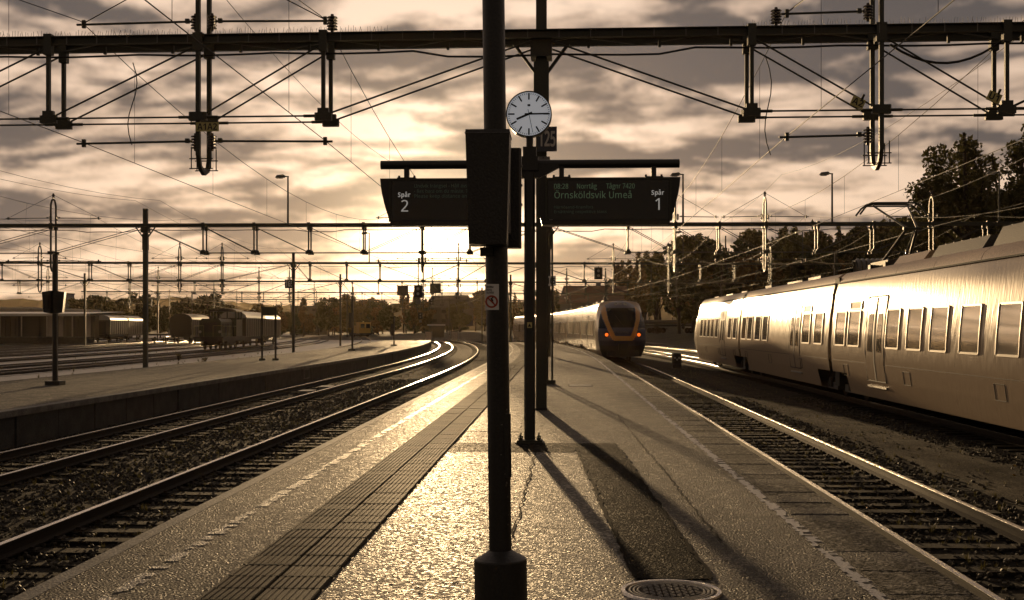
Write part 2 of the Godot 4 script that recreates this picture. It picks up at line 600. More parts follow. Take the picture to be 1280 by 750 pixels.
func make_ground() -> void:
	var g := MB.new()
	for i in 12:
		for j in 12:
			var x := -3000.0 + i * 500.0
			var z := -3000.0 + j * 500.0
			g.quad(Vector3(x, -0.86, z), Vector3(x + 500, -0.86, z), Vector3(x + 500, -0.86, z + 500), Vector3(x, -0.86, z + 500), Vector3.UP)
	struct("ground", g, M.earth)
	struct("yard_ground", strip(-110.0, -17.2, -20.0, 420.0, -0.735, 6.0), M.yard)
	# the bed of stones under the near tracks has a real, uneven surface
	var f := FastNoiseLite.new()
	f.frequency = 0.9
	f.fractal_octaves = 3
	f.seed = 6
	for part in [[-10.95, -3.2, 5.0, 62.0], [2.45, 15.0, 3.0, 62.0]]:
		var rows := []
		var nz := int((part[3] - part[2]) / 0.3)
		var nx := int((part[1] - part[0]) / 0.3)
		for i in nz + 1:
			var z: float = lerpf(part[2], part[3], float(i) / nz)
			var row := PackedVector3Array()
			for j in nx + 1:
				var x: float = lerpf(part[0], part[1], float(j) / nx)
				row.append(Vector3(x - bend(z), BED + f.get_noise_2d(x, z) * 0.045, -z))
			rows.append(row)
		var b := MB.new()
		b.sheet(rows, Vector3.UP)
		struct("track_bed", b, M.ballast)
	# strip of finer gravel between the right-hand tracks, its sunlit tone in the colour
	var gr := []
	for i in 111:
		var z := 6.0 + i * 0.5
		var row := PackedVector3Array()
		for j in 9:
			var x := lerpf(6.15, 7.75, j / 8.0) + (f.get_noise_2d(z * 0.7, j) * 0.22 if j == 0 or j == 8 else 0.0)
			row.append(Vector3(x, BED + (0.035 if j > 0 and j < 8 else -0.03) + f.get_noise_2d(x * 0.6, z * 0.6) * 0.03, -z))
		gr.append(row)
	struct("sunlit_gravel_path", MB.new().sheet(gr, Vector3.UP), M.gravel)
	struct("track_bed", strip(-11.0, 30.0, 61.9, 420.0, BED - 0.01, 4.0), M.ballast)
	struct("track_bed", strip(14.9, 34.0, 3.0, 62.0, BED - 0.012, 4.0), M.ballast)
	struct("track_bed", strip(-11.0, 15.0, -25.0, 5.0, BED - 0.015, 4.0), M.ballast)


func jag(pts: Array, amp: float, y: float, step := 0.12) -> MB:
	var poly := PackedVector2Array()
	for i in pts.size():
		var a: Vector2 = pts[i]
		var c: Vector2 = pts[(i + 1) % pts.size()]
		var k := maxi(1, int(a.distance_to(c) / step))
		for j in k:
			var t := float(j) / k
			var p := a.lerp(c, t)
			if j > 0:
				p += Vector2(rng.randf_range(-amp, amp), rng.randf_range(-amp, amp))
			poly.append(p)
	var b := MB.new()
	var ix := Geometry2D.triangulate_polygon(poly)
	for i in range(0, ix.size(), 3):
		b.tri(Vector3(poly[ix[i]].x, y, -poly[ix[i]].y), Vector3(poly[ix[i + 1]].x, y, -poly[ix[i + 1]].y), Vector3(poly[ix[i + 2]].x, y, -poly[ix[i + 2]].y), Vector3.UP)
	return b


func worn_line(x: float, w: float, z0: float, z1: float, keep0: float, keep1: float) -> MB:
	var b := MB.new()
	var z := z0
	while z < z1:
		var far := (z - z0) / (z1 - z0)
		var l := lerpf(0.045, 0.5, far) * rng.randf_range(0.5, 1.5)
		var keep := lerpf(keep0, keep1, minf(1.0, far * 3.0))
		if rng.randf() < keep:
			var x0 := x + rng.randf() * 0.035 - bend(z)
			var x1 := x + w - rng.randf() * 0.035 - bend(z)
			if rng.randf() < 0.25:
				x1 = lerpf(x0, x1, rng.randf_range(0.3, 0.7))
			var e := rng.randf_range(-0.012, 0.012)
			b.quad(Vector3(x0, 0.004, -z + e), Vector3(x1, 0.004, -z - e), Vector3(x1 + e, 0.004, -z - l), Vector3(x0 + e * 0.5, 0.004, -z - l * 0.98), Vector3.UP)
		z += l
	return b


func make_platforms() -> void:
	# ---- the platform one stands on
	struct("platform", MB.new().sweep(PackedVector2Array([Vector2(-3.2, -0.34), Vector2(2.04, -0.34), Vector2(2.04, 0), Vector2(-3.2, 0)]), way(0, -6.0, 128.0)), M.asphalt)
	var edge := struct("platform_edge", MB.new().sweep(PackedVector2Array([Vector2(-3.33, -0.14), Vector2(-3.2, -0.14), Vector2(-3.2, 0.002), Vector2(-3.325, 0.002), Vector2(-3.33, -0.004)]), way(0, -6.0, 128.0)), M.concrete)
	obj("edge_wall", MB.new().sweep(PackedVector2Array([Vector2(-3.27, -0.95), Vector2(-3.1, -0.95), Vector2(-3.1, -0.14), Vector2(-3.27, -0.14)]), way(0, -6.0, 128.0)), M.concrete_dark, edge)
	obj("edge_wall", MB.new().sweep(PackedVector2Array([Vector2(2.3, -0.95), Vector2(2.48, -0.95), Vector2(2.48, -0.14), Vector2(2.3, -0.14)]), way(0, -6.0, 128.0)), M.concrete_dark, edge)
	# edge slabs towards track 1, each with its joint
	var slab := MB.new().cbox(Vector3.ZERO, Vector3(0.52, 0.142, 0.341), 0.006).mesh()
	var rest := MB.new()
	for i in 360:
		var z := 3.0 + i * 0.345
		var at := Vector3(2.305 - bend(z), -0.071 + rng.randf_range(-0.003, 0.003), -z)
		if z < 62.0:
			put("edge_slab", slab, M.asphalt_worn if rng.randi() % 4 else M.asphalt, edge, Transform3D(Basis(Vector3.UP, rng.randf_range(-0.006, 0.006)) * Basis(Vector3.RIGHT, rng.randf_range(-0.004, 0.004)), at))
		elif z < 126.0:
			rest.box(at, Vector3(0.52, 0.142, 0.335))
	stuff(obj("edge_slab", rest, M.asphalt, edge))
	# the ribbed guide tiles, two abreast
	var strip_root := Node3D.new()
	strip_root.name = "guide_path"
	strip_root.set_meta("kind", "structure")
	add_child(strip_root)
	var prof := PackedVector2Array([Vector2(-0.171, 0.0)])
	for k in 8:
		var x := -0.15 + k * 0.0428
		prof.append_array([Vector2(x - 0.017, 0.013), Vector2(x - 0.010, 0.018), Vector2(x + 0.010, 0.018), Vector2(x + 0.017, 0.013)])
	prof.append(Vector2(0.171, 0.0))
	var tile := MB.new().sweep(prof, PackedVector3Array([Vector3(0, 0, 0.159), Vector3(0, 0, -0.159)]), false)
	for s in [-0.1591, 0.1591]:
		tile.quad(Vector3(-0.171, -0.01, s), Vector3(0.171, -0.01, s), Vector3(0.171, 0.0135, s), Vector3(-0.171, 0.0135, s), Vector3(0, 0, s))
	var tile_mesh := tile.mesh()
	var far_tiles := MB.new()
	for i in 330:
		var z := 4.6 + i * 0.35
		if z > 118.0:
			break
		for c in 2:
			var at := Vector3(-2.0 + 0.352 * c - bend(z), 0.004, -z)
			if i < 150:
				put("guide_tile", tile_mesh, M.tile[mini(3, rng.randi() % 5)], strip_root, Transform3D(Basis(Vector3.UP, rng.randf_range(-0.008, 0.008)) * Basis(Vector3.RIGHT, rng.randf_range(-0.006, 0.006)), at + Vector3(0, rng.randf_range(0.0, 0.004), 0)))
			else:
				for k in 4:
					far_tiles.box(at + Vector3(-0.129 + 0.086 * k, 0.006, 0), Vector3(0.05, 0.012, 0.33))
	stuff(obj("guide_tile", far_tiles, M.tile[1], strip_root))
	# painted lines, worn
	struct("painted_line", worn_line(1.91, 0.12, 3.0, 120.0, 0.90, 0.98), M.paint_white)
	struct("painted_line", worn_line(-2.80, 0.14, 3.0, 120.0, 0.72, 0.95), M.paint_worn)
	# newer and older fields of asphalt
	struct("asphalt_patch", jag([Vector2(-1.46, 2.5), Vector2(0.9, 2.5), Vector2(0.62, 7.0), Vector2(0.50, 7.7), Vector2(0.43, 9.5), Vector2(0.33, 12.3), Vector2(0.20, 15.35), Vector2(-1.46, 15.4)], 0.012, 0.004), M.asphalt_new)
	struct("asphalt_patch", jag([Vector2(-1.46, 15.4), Vector2(0.20, 15.4), Vector2(0.24, 15.9), Vector2(0.80, 16.1), Vector2(0.82, 16.6), Vector2(-1.46, 16.55)], 0.015, 0.005), M.asphalt_dark)
	struct("asphalt_patch", jag([Vector2(0.515, 7.66), Vector2(0.99, 7.68), Vector2(0.985, 9.0), Vector2(0.93, 11.0), Vector2(0.90, 13.0), Vector2(0.86, 14.6), Vector2(0.80, 16.1), Vector2(0.24, 15.9), Vector2(0.30, 13.5), Vector2(0.37, 11.6), Vector2(0.44, 9.6)], 0.018, 0.008), M.asphalt_dark)
	struct("asphalt_patch", jag([Vector2(-1.46, 18.5), Vector2(-0.62, 18.4), Vector2(-0.66, 29.0), Vector2(-1.46, 29.2)], 0.02, 0.004, 0.3), M.asphalt_new)
	# joints and cracks
	for q in [[Vector2(-1.44, 15.41), Vector2(0.22, 15.41), 0.016], [Vector2(-0.42, 2.8), Vector2(-0.30, 15.3), 0.012], [Vector2(0.24, 16.0), Vector2(0.50, 7.7), 0.022], [Vector2(0.82, 16.2), Vector2(1.0, 7.7), 0.020], [Vector2(0.5, 7.66), Vector2(1.0, 7.67), 0.02], [Vector2(1.0, 21.0), Vector2(1.88, 20.2), 0.012], [Vector2(-1.4, 24.0), Vector2(1.85, 24.3), 0.014], [Vector2(1.25, 9.0), Vector2(1.1, 22.0), 0.01], [Vector2(-1.4, 36.0), Vector2(1.85, 36.2), 0.02]]:
		var a: Vector2 = q[0]
		var c: Vector2 = q[1]
		var side := (c - a).orthogonal().normalized()
		var n := int(a.distance_to(c) / 0.15)
		var lo := PackedVector3Array()
		var hi := PackedVector3Array()
		for k in n + 1:
			var m := a.lerp(c, float(k) / n) + side * rng.randf_range(-0.02, 0.02)
			var w: float = q[2] * rng.randf_range(0.3, 1.0)
			lo.append(Vector3(m.x - side.x * w, 0.0125, -m.y + side.y * w))
			hi.append(Vector3(m.x + side.x * w, 0.0125, -m.y - side.y * w))
		struct("asphalt_joint", MB.new().sheet([lo, hi], Vector3.UP, true), M.tar)
	# old chewing gum, small stains, grit
	var spot := MB.new().lathe([Vector2(1.0, 0.0), Vector2(0.8, 0.12), Vector2(0.0, 0.16)], Transform3D.IDENTITY, 7).mesh()
	var spots := []
	for i in 420:
		var r := rng.randf_range(0.004, 0.018)
		spots.append(Transform3D(Basis(Vector3.UP, rng.randf() * TAU).scaled(Vector3(r * rng.randf_range(0.6, 1.8), 0.012, r)), Vector3(rng.randf_range(-3.1, 2.4), 0.012, -(5.0 + 30.0 * pow(rng.randf(), 1.5)))))
	scatter("gum_spots", spot, M.tar, spots)
	# ---- the platform across tracks 2 and 3
	struct("platform", MB.new().sweep(PackedVector2Array([Vector2(-17.0, -0.34), Vector2(-11.05, -0.34), Vector2(-11.05, -0.005), Vector2(-17.0, -0.005)]), way(0, 2.0, 150.0)), M.asphalt)
	var wall := struct("platform_edge", MB.new().sweep(PackedVector2Array([Vector2(-11.05, -0.13), Vector2(-10.82, -0.13), Vector2(-10.82, -0.004), Vector2(-10.825, 0.0), Vector2(-11.05, 0.0)]), way(0, 2.0, 150.0)), M.concrete)
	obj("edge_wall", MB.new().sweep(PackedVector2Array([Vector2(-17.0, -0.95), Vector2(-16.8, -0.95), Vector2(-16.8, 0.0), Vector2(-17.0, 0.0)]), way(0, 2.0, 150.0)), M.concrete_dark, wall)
	var pm := MB.new().cbox(Vector3.ZERO, Vector3(0.18, 0.80, 1.97), 0.02).mesh()
	for i in 66:
		var z := 14.0 + i * 2.0
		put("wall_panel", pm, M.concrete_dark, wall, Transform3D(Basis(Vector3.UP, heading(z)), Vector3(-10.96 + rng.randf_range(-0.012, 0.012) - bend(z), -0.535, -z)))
	obj("edge_wall", MB.new().sweep(PackedVector2Array([Vector2(-11.2, -0.95), Vector2(-11.06, -0.95), Vector2(-11.06, -0.13), Vector2(-11.2, -0.13)]), way(0, 2.0, 150.0)), M.concrete_dark, wall)


func track(x: float, z0: float, z1: float, label: String, pieces_to: float, fine := true) -> void:
	var t := thing("railway_track", label, "railway track", Vector3(x, 0, 0), 0.0, "railway tracks")
	var head := PackedVector2Array([Vector2(-0.07, -0.15), Vector2(0.07, -0.15), Vector2(0.07, -0.137), Vector2(0.012, -0.115), Vector2(0.012, -0.045), Vector2(0.036, -0.034), Vector2(0.036, -0.004), Vector2(-0.036, -0.004), Vector2(-0.036, -0.034), Vector2(-0.012, -0.045), Vector2(-0.012, -0.115), Vector2(-0.07, -0.137)])
	if not fine:
		head = PackedVector2Array([Vector2(-0.05, -0.15), Vector2(0.05, -0.15), Vector2(0.036, -0.004), Vector2(-0.036, -0.004)])
	var top := PackedVector2Array([Vector2(-0.034, -0.006), Vector2(0.034, -0.006), Vector2(0.032, -0.001), Vector2(0.02, 0.0), Vector2(-0.02, 0.0), Vector2(-0.032, -0.001)])
	for s in [-1.0, 1.0]:
		var p := way(0.7525 * s, z0, z1, RAIL_TOP, 3.0)
		var r := obj("rail", MB.new().sweep(head, p), M.rail_side, t)
		obj("running_surface", MB.new().sweep(top, p), M.rail_top, r)
	var meshes := []
	for k in 3:
		meshes.append(MB.new().cbox(Vector3.ZERO, Vector3(2.55 + 0.04 * k, 0.16, 0.23 + 0.01 * k), 0.02).mesh())
	var plate := MB.new()
	for s in [-0.7525, 0.7525]:
		plate.box(Vector3(s, 0.085, 0), Vector3(0.34, 0.02, 0.15))
		for e in [-0.1, 0.1]:
			plate.box(Vector3(s + e, 0.105, 0.03), Vector3(0.04, 0.035, 0.05))
	var plate_mesh := plate.mesh()
	var rest := MB.new()
	var z := z0
	while z < minf(z1, 210.0):
		var at := Vector3(-bend(z), (-0.80 if fine else -0.82) + rng.randf_range(-0.012, 0.010), -z)
		var b := Basis(Vector3.UP, heading(z) + rng.randf_range(-0.012, 0.012))
		if z < pieces_to:
			var s := put("sleeper", meshes[rng.randi() % 3], M.wood[rng.randi() % 3], t, Transform3D(b, at))
			if fine and z < 34.0:
				stuff(put("rail_chair", plate_mesh, M.rail_side, s))
		else:
			rest.box(at, Vector3(2.55, 0.16, 0.24), b)
		z += 0.6 if z < 120.0 else 1.2
	if rest.v.size():
		stuff(obj("sleeper", rest, M.wood[1], t))


func make_tracks() -> void:
	track(4.32, 2.0, 330.0, "track directly right of the platform, leading to the blue and yellow train", 60.0)
	track(-4.92, 2.0, 330.0, "track running right along the left edge of the near platform", 60.0)
	track(-9.05, 6.0, 330.0, "track at the foot of the opposite platform's concrete wall", 62.0)
	track(9.95, -10.0, 330.0, "track under the long pale train on the right", 20.0)
	var yard := [[-20.4, "yard track just behind the opposite platform"], [-27.8, "second yard track behind the opposite platform, past the tall mast"], [-31.9, "yard track carrying the green shunting engine and its vans"], [-37.8, "yard track right behind the shunting engine"], [-43.5, "yard track carrying the dark van behind the engine"], [-48.0, "third yard track behind the shunting engine"], [-52.8, "yard track in front of the lone covered wagon"], [-57.7, "yard track carrying the lone covered wagon"], [-62.5, "outermost yard track in front of the goods shed"]]
	for y in yard:
		track(y[0], 25.0 if y[0] > -30.0 else 45.0, 300.0, y[1], 0.0, false)
	track(15.2, 60.0, 300.0, "track on the far right behind the pale train's nose", 0.0, false)
	track(20.0, 60.0, 300.0, "outer right track at the foot of the wooded bank", 0.0, false)
	# loose stones of the bed
	for k in 3:
		var b := MB.new()
		var ico := SphereMesh.new()
		ico.radial_segments = 5
		ico.rings = 2
		var arr := ico.get_mesh_arrays()
		var pv: PackedVector3Array = arr[Mesh.ARRAY_VERTEX]
		var ix: PackedInt32Array = arr[Mesh.ARRAY_INDEX]
		var jit := {}
		var sc := Vector3(1.0, rng.randf_range(0.6, 0.85), rng.randf_range(0.7, 1.1))
		for i in range(0, ix.size(), 3):
			var q := []
			for j in 3:
				var key := str(pv[ix[i + j]].snapped(Vector3.ONE * 0.01))
				if not jit.has(key):
					jit[key] = rng.randf_range(0.72, 1.15)
				q.append(pv[ix[i + j]] * sc * float(jit[key]) * 2.0)
			b.tri(q[0], q[1], q[2], q[0] + q[1] + q[2])
		var places := []
		for i in 17000:
			var left := rng.randf() < 0.56
			var z := 7.0 + 46.0 * pow(rng.randf(), 1.35)
			var x := rng.randf_range(-10.8, -3.35) if left else rng.randf_range(2.6, 8.6)
			if not left and x > 6.1 and x < 7.8 and rng.randf() < 0.85:
				continue
			if not left and z > 40.0:
				continue
			var r := rng.randf_range(0.018, 0.042)
			places.append(Transform3D(Basis.from_euler(Vector3(rng.randf() * TAU, rng.randf() * TAU, rng.randf() * TAU)).scaled(Vector3.ONE * r), Vector3(x - bend(z), BED + rng.randf_range(0.0, 0.03), -z)))
		scatter("ballast_stones", b.mesh(), M.stone[k], places)
	# tufts of grass and weeds in the bed
	var tuft := MB.new()
	for i in 14:
		var a := rng.randf() * TAU
		var l := rng.randf_range(0.5, 1.0)
		var base := Vector3(cos(a) * 0.12, 0, sin(a) * 0.12) * rng.randf()
		var tip := base + Vector3(cos(a) * 0.45 * rng.randf(), l, sin(a) * 0.45 * rng.randf())
		var side := Vector3(-sin(a), 0, cos(a)) * 0.05
		tuft.tri(base - side, base + side, tip, Vector3(cos(a), 0.3, sin(a)))
	var gp := []
	for i in 3400:
		var zone := rng.randi() % 5
		var z := 8.0 + 60.0 * pow(rng.randf(), 1.3)
		var x := 0.0
		match zone:
			0: x = rng.randfn(-7.0, 0.8)
			1: x = rng.randfn(6.6, 0.7)
			2: x = rng.randfn(4.3, 0.5)
			3: x = rng.randfn(2.75, 0.12)
			4: x = rng.randfn(-5.0, 0.9)
		if (x > -3.4 and x < 2.6) or x > 8.2:
			continue
		var s := rng.randf_range(0.03, 0.10)
		gp.append(Transform3D(Basis(Vector3.UP, rng.randf() * TAU).scaled(Vector3(s * 1.2, s * rng.randf_range(0.7, 1.4), s * 1.2)), Vector3(x - bend(z), BED, -z)))
	for i in 900:
		var z := rng.randf_range(30.0, 110.0)
		var x := rng.randf_range(-19.0, -17.1) if rng.randf() < 0.6 else rng.randf_range(-48.0, -18.0)
		var s := rng.randf_range(0.08, 0.3)
		gp.append(Transform3D(Basis(Vector3.UP, rng.randf() * TAU).scaled(Vector3(s, s, s)), Vector3(x - bend(z), -0.74, -z)))
	scatter("grass", tuft.mesh(), M.grass, gp)


# ------------------------------------------------------------------ hills, woods, trees
func right_height(x: float, z: float) -> float:
	var a := smoothstep(14.0, 20.0, x + (z - 60.0) * 0.02) * smoothstep(95.0, 140.0, z)
	return -0.86 + a * (1.9 + 9.0 * smoothstep(22.0, 120.0, x)) + 2.0 * smoothstep(170.0, 300.0, z) * smoothstep(-90.0, 20.0, x) * smoothstep(160.0, 260.0, z)


func leaf_cloud(blobs: Array, count: int, size: float) -> ArrayMesh:
	var b := MB.new()
	var total := 0.0
	for q in blobs:
		total += q[1].x * q[1].y * q[1].z
	for q in blobs:
		var k := int(count * (q[1].x * q[1].y * q[1].z) / total)
		for i in k:
			var d := Vector3(rng.randfn(), rng.randfn(), rng.randfn()).normalized()
			var r := pow(rng.randf(), 0.45)
			var p: Vector3 = q[0] + d * q[1] * r
			var u := Vector3(rng.randfn(), rng.randfn(), rng.randfn()).normalized()
			var w := u.cross(Vector3(rng.randfn(), rng.randfn(), rng.randfn())).normalized()
			var s := size * rng.randf_range(0.5, 1.3)
			var o := d + Vector3(0, 0.6, 0)
			b.tri(p - u * s, p + w * s * 0.6, p + u * s, o)
			b.tri(p - u * s, p - w * s * 0.55, p + u * s, o)
	return b.mesh()


func limbs(tree: Dictionary) -> ArrayMesh:
	var b := MB.new()
	for l in tree.limbs:
		var pts: Array = l[0]
		for i in pts.size() - 1:
			var t0: float = 1.0 - float(i) / pts.size()
			var t1: float = 1.0 - float(i + 1) / pts.size()
			b.tube(pts[i], pts[i + 1], l[1] * t0 + 0.02, 6, l[1] * t1 + 0.02, false)
	return b.mesh()


# kinds: round (broad crown), tall (upright limbs, open), fir (narrow cone)
func grow(kind: String, h: float, count: int, leaf: float, wide := 1.0) -> Dictionary:
	var blobs := []
	var lm := []
	var top := Vector3(rng.randf_range(-0.3, 0.3), h, rng.randf_range(-0.3, 0.3))
	lm.append([[Vector3.ZERO, Vector3(0.1, h * 0.3, 0), Vector3(-0.1, h * 0.6, 0.1), top], h * 0.022])
	if kind == "fir":
		for i in 11:
			var t := float(i) / 10.0
			var r := lerpf(h * 0.19, h * 0.025, t) * rng.randf_range(0.8, 1.15)
			blobs.append([Vector3(rng.randf_range(-0.15, 0.15), lerpf(h * 0.12, h * 0.98, t), rng.randf_range(-0.15, 0.15)), Vector3(r, h * 0.05, r)])
	elif kind == "round":
		for i in 19:
			var a := rng.randf() * TAU
			var y := rng.randf_range(0.14, 0.93)
			var reach := h * 0.27 * sqrt(maxf(0.05, 1.0 - pow((y - 0.55) / 0.45, 2.0))) * rng.randf_range(0.5, 1.05)
			var c := Vector3(cos(a) * reach, h * y, sin(a) * reach)
			blobs.append([c, Vector3.ONE * h * rng.randf_range(0.07, 0.14) * Vector3(1.2, 0.85, 1.2)])
			lm.append([[Vector3(0, h * (y * 0.6), 0), c * Vector3(0.6, 0.93, 0.6), c], h * 0.009])
		blobs.append([Vector3(0, h * 0.5, 0), Vector3(h * 0.13, h * 0.22, h * 0.13)])
	else:
		for i in (13 if wide < 1.2 else 22):
			var a := rng.randf() * TAU
			var y0 := rng.randf_range(0.15, 0.55)
			var y1 := minf(1.0, y0 + rng.randf_range(0.25, 0.5))
			var reach := h * rng.randf_range(0.07, 0.24) * (1.15 - y1 * 0.6) * wide
			var p0 := Vector3(0, h * y0, 0)
			var p1 := Vector3(cos(a) * reach * 0.75, h * lerpf(y0, y1, 0.45), sin(a) * reach * 0.75)
			var p2 := Vector3(cos(a) * reach, h * y1, sin(a) * reach)
			lm.append([[p0, p1, p2], h * 0.008])
			for k in 4:
				var t := 0.35 + 0.2 * k
				var c := p1.lerp(p2, (t - 0.4) * 1.6) if t > 0.4 else p0.lerp(p1, t * 2.4)
				blobs.append([c + Vector3(rng.randfn(), rng.randfn(), rng.randfn()) * h * 0.012, Vector3(h * 0.036 * wide, h * 0.055, h * 0.036 * wide) * rng.randf_range(0.7, 1.25)])
		for k in 4:
			blobs.append([Vector3(0, h * (0.55 + 0.13 * k), 0), Vector3(h * 0.035, h * 0.06, h * 0.035)])
	var tree := {"limbs": lm}
	return {"crown": leaf_cloud(blobs, count, leaf), "trunk": limbs(tree)}


func plant(shape: Dictionary, called: String, at: Vector3, scale_: float, turn: float, leaf: int, label: String, group: String) -> void:
	var t := thing(called, label, "tree", at, turn, group)
	var s := Transform3D(Basis.from_scale(Vector3.ONE * scale_), Vector3.ZERO)
	put("trunk", shape.trunk, M.bark, t, s)
	put("crown", shape.crown, M.leaf[leaf], t, s)


func place_on_right(x: float, z: float) -> String:
	var k := x / z
	if k < 0.085:
		return "right above the arriving train"
	if k < 0.135:
		return "between the two trains"
	if k < 0.20:
		return "above the pale train's far carriages"
	if k < 0.27:
		return "above the joint of the pale train's carriages"
	if k < 0.36:
		return "beneath and behind the raised pantograph"
	return "behind the poplars at the right edge"


func place_beyond(x: float, z: float) -> String:
	var k := x / z
	if k < -0.27:
		return "behind the shunting engine and its vans"
	if k < -0.20:
		return "right of the notice frame on the opposite platform"
	if k < -0.135:
		return "behind the yellow work vehicle"
	if k < -0.075:
		return "under the sun, where the rails bend"
	if k < -0.035:
		return "either side of the middle post"
	return "behind the masts left of the arriving train"


func make_hills_and_trees() -> void:
	# the wooded bank on the right
	var rows := []
	for i in 26:
		var z := 90.0 + i * 14.0
		var row := PackedVector3Array()
		for j in 34:
			var x := -120.0 + j * 12.0 if j > 11 else -120.0 + j * 12.0
			row.append(Vector3(x, right_height(x, z) - (0.05 if right_height(x, z) < -0.8 else 0.0), -z))
		rows.append(row)
	struct("hillside", MB.new().sheet(rows, Vector3.UP), M.earth)
	# far ridges with a rough skyline of tree tops
	for k in 2:
		var r := []
		var lo := PackedVector3Array()
		var hi := PackedVector3Array()
		var f := FastNoiseLite.new()
		f.frequency = 0.004
		f.seed = 40 + k
		var jig := FastNoiseLite.new()
		jig.frequency = 0.08
		jig.seed = 50 + k
		for i in 420:
			var x := -1500.0 + i * 7.0
			var z := 900.0 + 500.0 * k
			lo.append(Vector3(x, -1.0, -z + 60.0))
			hi.append(Vector3(x, 15.0 + 13.0 * k + f.get_noise_1d(x) * 14.0 + absf(jig.get_noise_1d(x)) * 6.0 + rng.randf() * 2.5, -z))
		r = [lo, hi]
		var back := PackedVector3Array()
		for p in hi:
			back.append(Vector3(p.x, -1.0, p.z - 80.0))
		r.append(back)
		struct("hill", MB.new().sheet(r, Vector3.UP, true), M.leaf[2])
	var shapes := {}
	for k in 3:
		shapes["round%d" % k] = grow("round", 10.0, 3600, 0.36)
		shapes["tall%d" % k] = grow("tall", 10.0, 2400, 0.29)
		shapes["fir%d" % k] = grow("fir", 10.0, 2200, 0.34)
	# wood on the bank behind the trains
	var said := ["dark fir", "brown autumn tree", "loose birch"]
	for row in [[140.0, 24.0, 7.5, 10.5], [168.0, 17.0, 10.0, 14.5], [196.0, 12.5, 12.0, 17.0], [222.0, 16.0, 13.0, 18.0], [255.0, 14.0, 15.0, 20.0]]:
		var x: float = row[1]
		while x < 125.0 * row[0] / 190.0:
			var kind: String = ["round", "fir", "tall", "round"][rng.randi() % 4]
			var h := rng.randf_range(row[2], row[3])
			if x < 26.0 and row[0] > 170.0:
				kind = "tall"
				h *= lerpf(0.72, 1.0, clampf((x - 12.0) / 14.0, 0.0, 1.0))
			var z: float = row[0] + rng.randf_range(-8, 8)
			var which := 0 if kind == "fir" else (2 if kind == "tall" else 1)
			plant(shapes[kind + str(rng.randi() % 3)], ["fir_tree", "autumn_tree", "birch_tree"][which], Vector3(x, right_height(x, z) - 0.2, -z), h / 10.0, rng.randf() * TAU, 2 if kind == "fir" else [1, 0, 3, 2][rng.randi() % 4], "%s %s, %s row, %s" % ["high" if h > (row[2] + row[3]) * 0.5 else "low", said[which], ["first", "second", "third", "fourth", "rearmost"][int((row[0] - 126.0) / 28.0)], place_on_right(x, z)], ["firs in the wood on the right", "autumn trees in the wood on the right", "birches in the wood on the right"][which])
			x += rng.randf_range(2.2, 4.6) * row[0] / 180.0
	# trees beyond the bend, in the middle
	for i in 110:
		var z := rng.randf_range(262.0, 400.0)
		var x := rng.randf_range(-108.0, 12.0) * z / 330.0
		var kind: String = ["round", "round", "tall", "fir"][rng.randi() % 4]
		var mid := 1.0 if x > -62.0 else 0.78
		var h := rng.randf_range(8.0, 12.0) * mid * z / 330.0
		plant(shapes[kind + str(rng.randi() % 3)], "fir_tree" if kind == "fir" else "autumn_tree", Vector3(x, right_height(x, z) - 0.2, -z), h / 10.0, rng.randf() * TAU, 2 if kind == "fir" else [1, 1, 3, 0][rng.randi() % 4], "%s %s %s" % ["near" if z < 330.0 else "farther", {"fir": "dark fir", "tall": "loose brown birch", "round": "round brown tree"}[kind], place_beyond(x, z)], "firs beyond the bend" if kind == "fir" else "autumn trees beyond the bend")
	# the dark clump behind the covered wagons on the left
	for i in 20:
		var z := rng.randf_range(250.0, 300.0)
		var x := rng.randf_range(-112.0, -78.0) * z / 270.0
		plant(shapes["round" + str(rng.randi() % 3)], "dark_tree", Vector3(x, -0.9, -z), rng.randf_range(0.75, 1.12), rng.randf() * TAU, [2, 0][rng.randi() % 2], "%s dark leafy tree %s" % ["front" if z < 275.0 else "rear", "left of the tall mast" if x / z < -0.365 else ("above the dark van" if x / z < -0.33 else "above the shunting engine")], "trees behind the covered wagons")
	for i in 14:
		var z := rng.randf_range(300.0, 380.0)
		var x := rng.randf_range(-205.0, -110.0) * z / 330.0
		plant(shapes["round" + str(rng.randi() % 3)], "dark_tree", Vector3(x, -0.9, -z), rng.randf_range(0.5, 0.8), rng.randf() * TAU, 2, "low dark tree behind the %s goods shed roof" % ["left end of the", "right end of the"][int(x / z > -0.47)], "trees behind the goods shed")
	# the two big poplars on the right
	rng.seed = 77
	var p1 := grow("tall", 17.0, 15000, 0.22, 1.75)
	plant(p1, "poplar_tree", Vector3(33.4, 0.6, -97.0), 1.0, 0.4, 0, "big loose poplar standing alone left of the other poplar, above the pale train", "")
	var p2 := grow("tall", 18.3, 17000, 0.23, 1.9)
	plant(p2, "poplar_tree", Vector3(39.0, 0.6, -99.0), 1.0, 2.1, 0, "big dense poplar at the right edge of the picture, above the pale train", "")
	var p3 := grow("tall", 17.0, 14000, 0.23, 1.9)
	plant(p3, "poplar_tree", Vector3(44.5, 0.6, -104.0), 1.0, 4.0, 2, "darker poplar cut by the right edge of the picture behind the lamp", "")
	var p4 := grow("round", 9.0, 3000, 0.2)
	plant(p4, "leafy_tree", Vector3(28.4, 0.6, -104.0), 1.0, 4.0, 0, "low round tree beneath the raised pantograph of the pale train", "")
	rng.seed = 1234


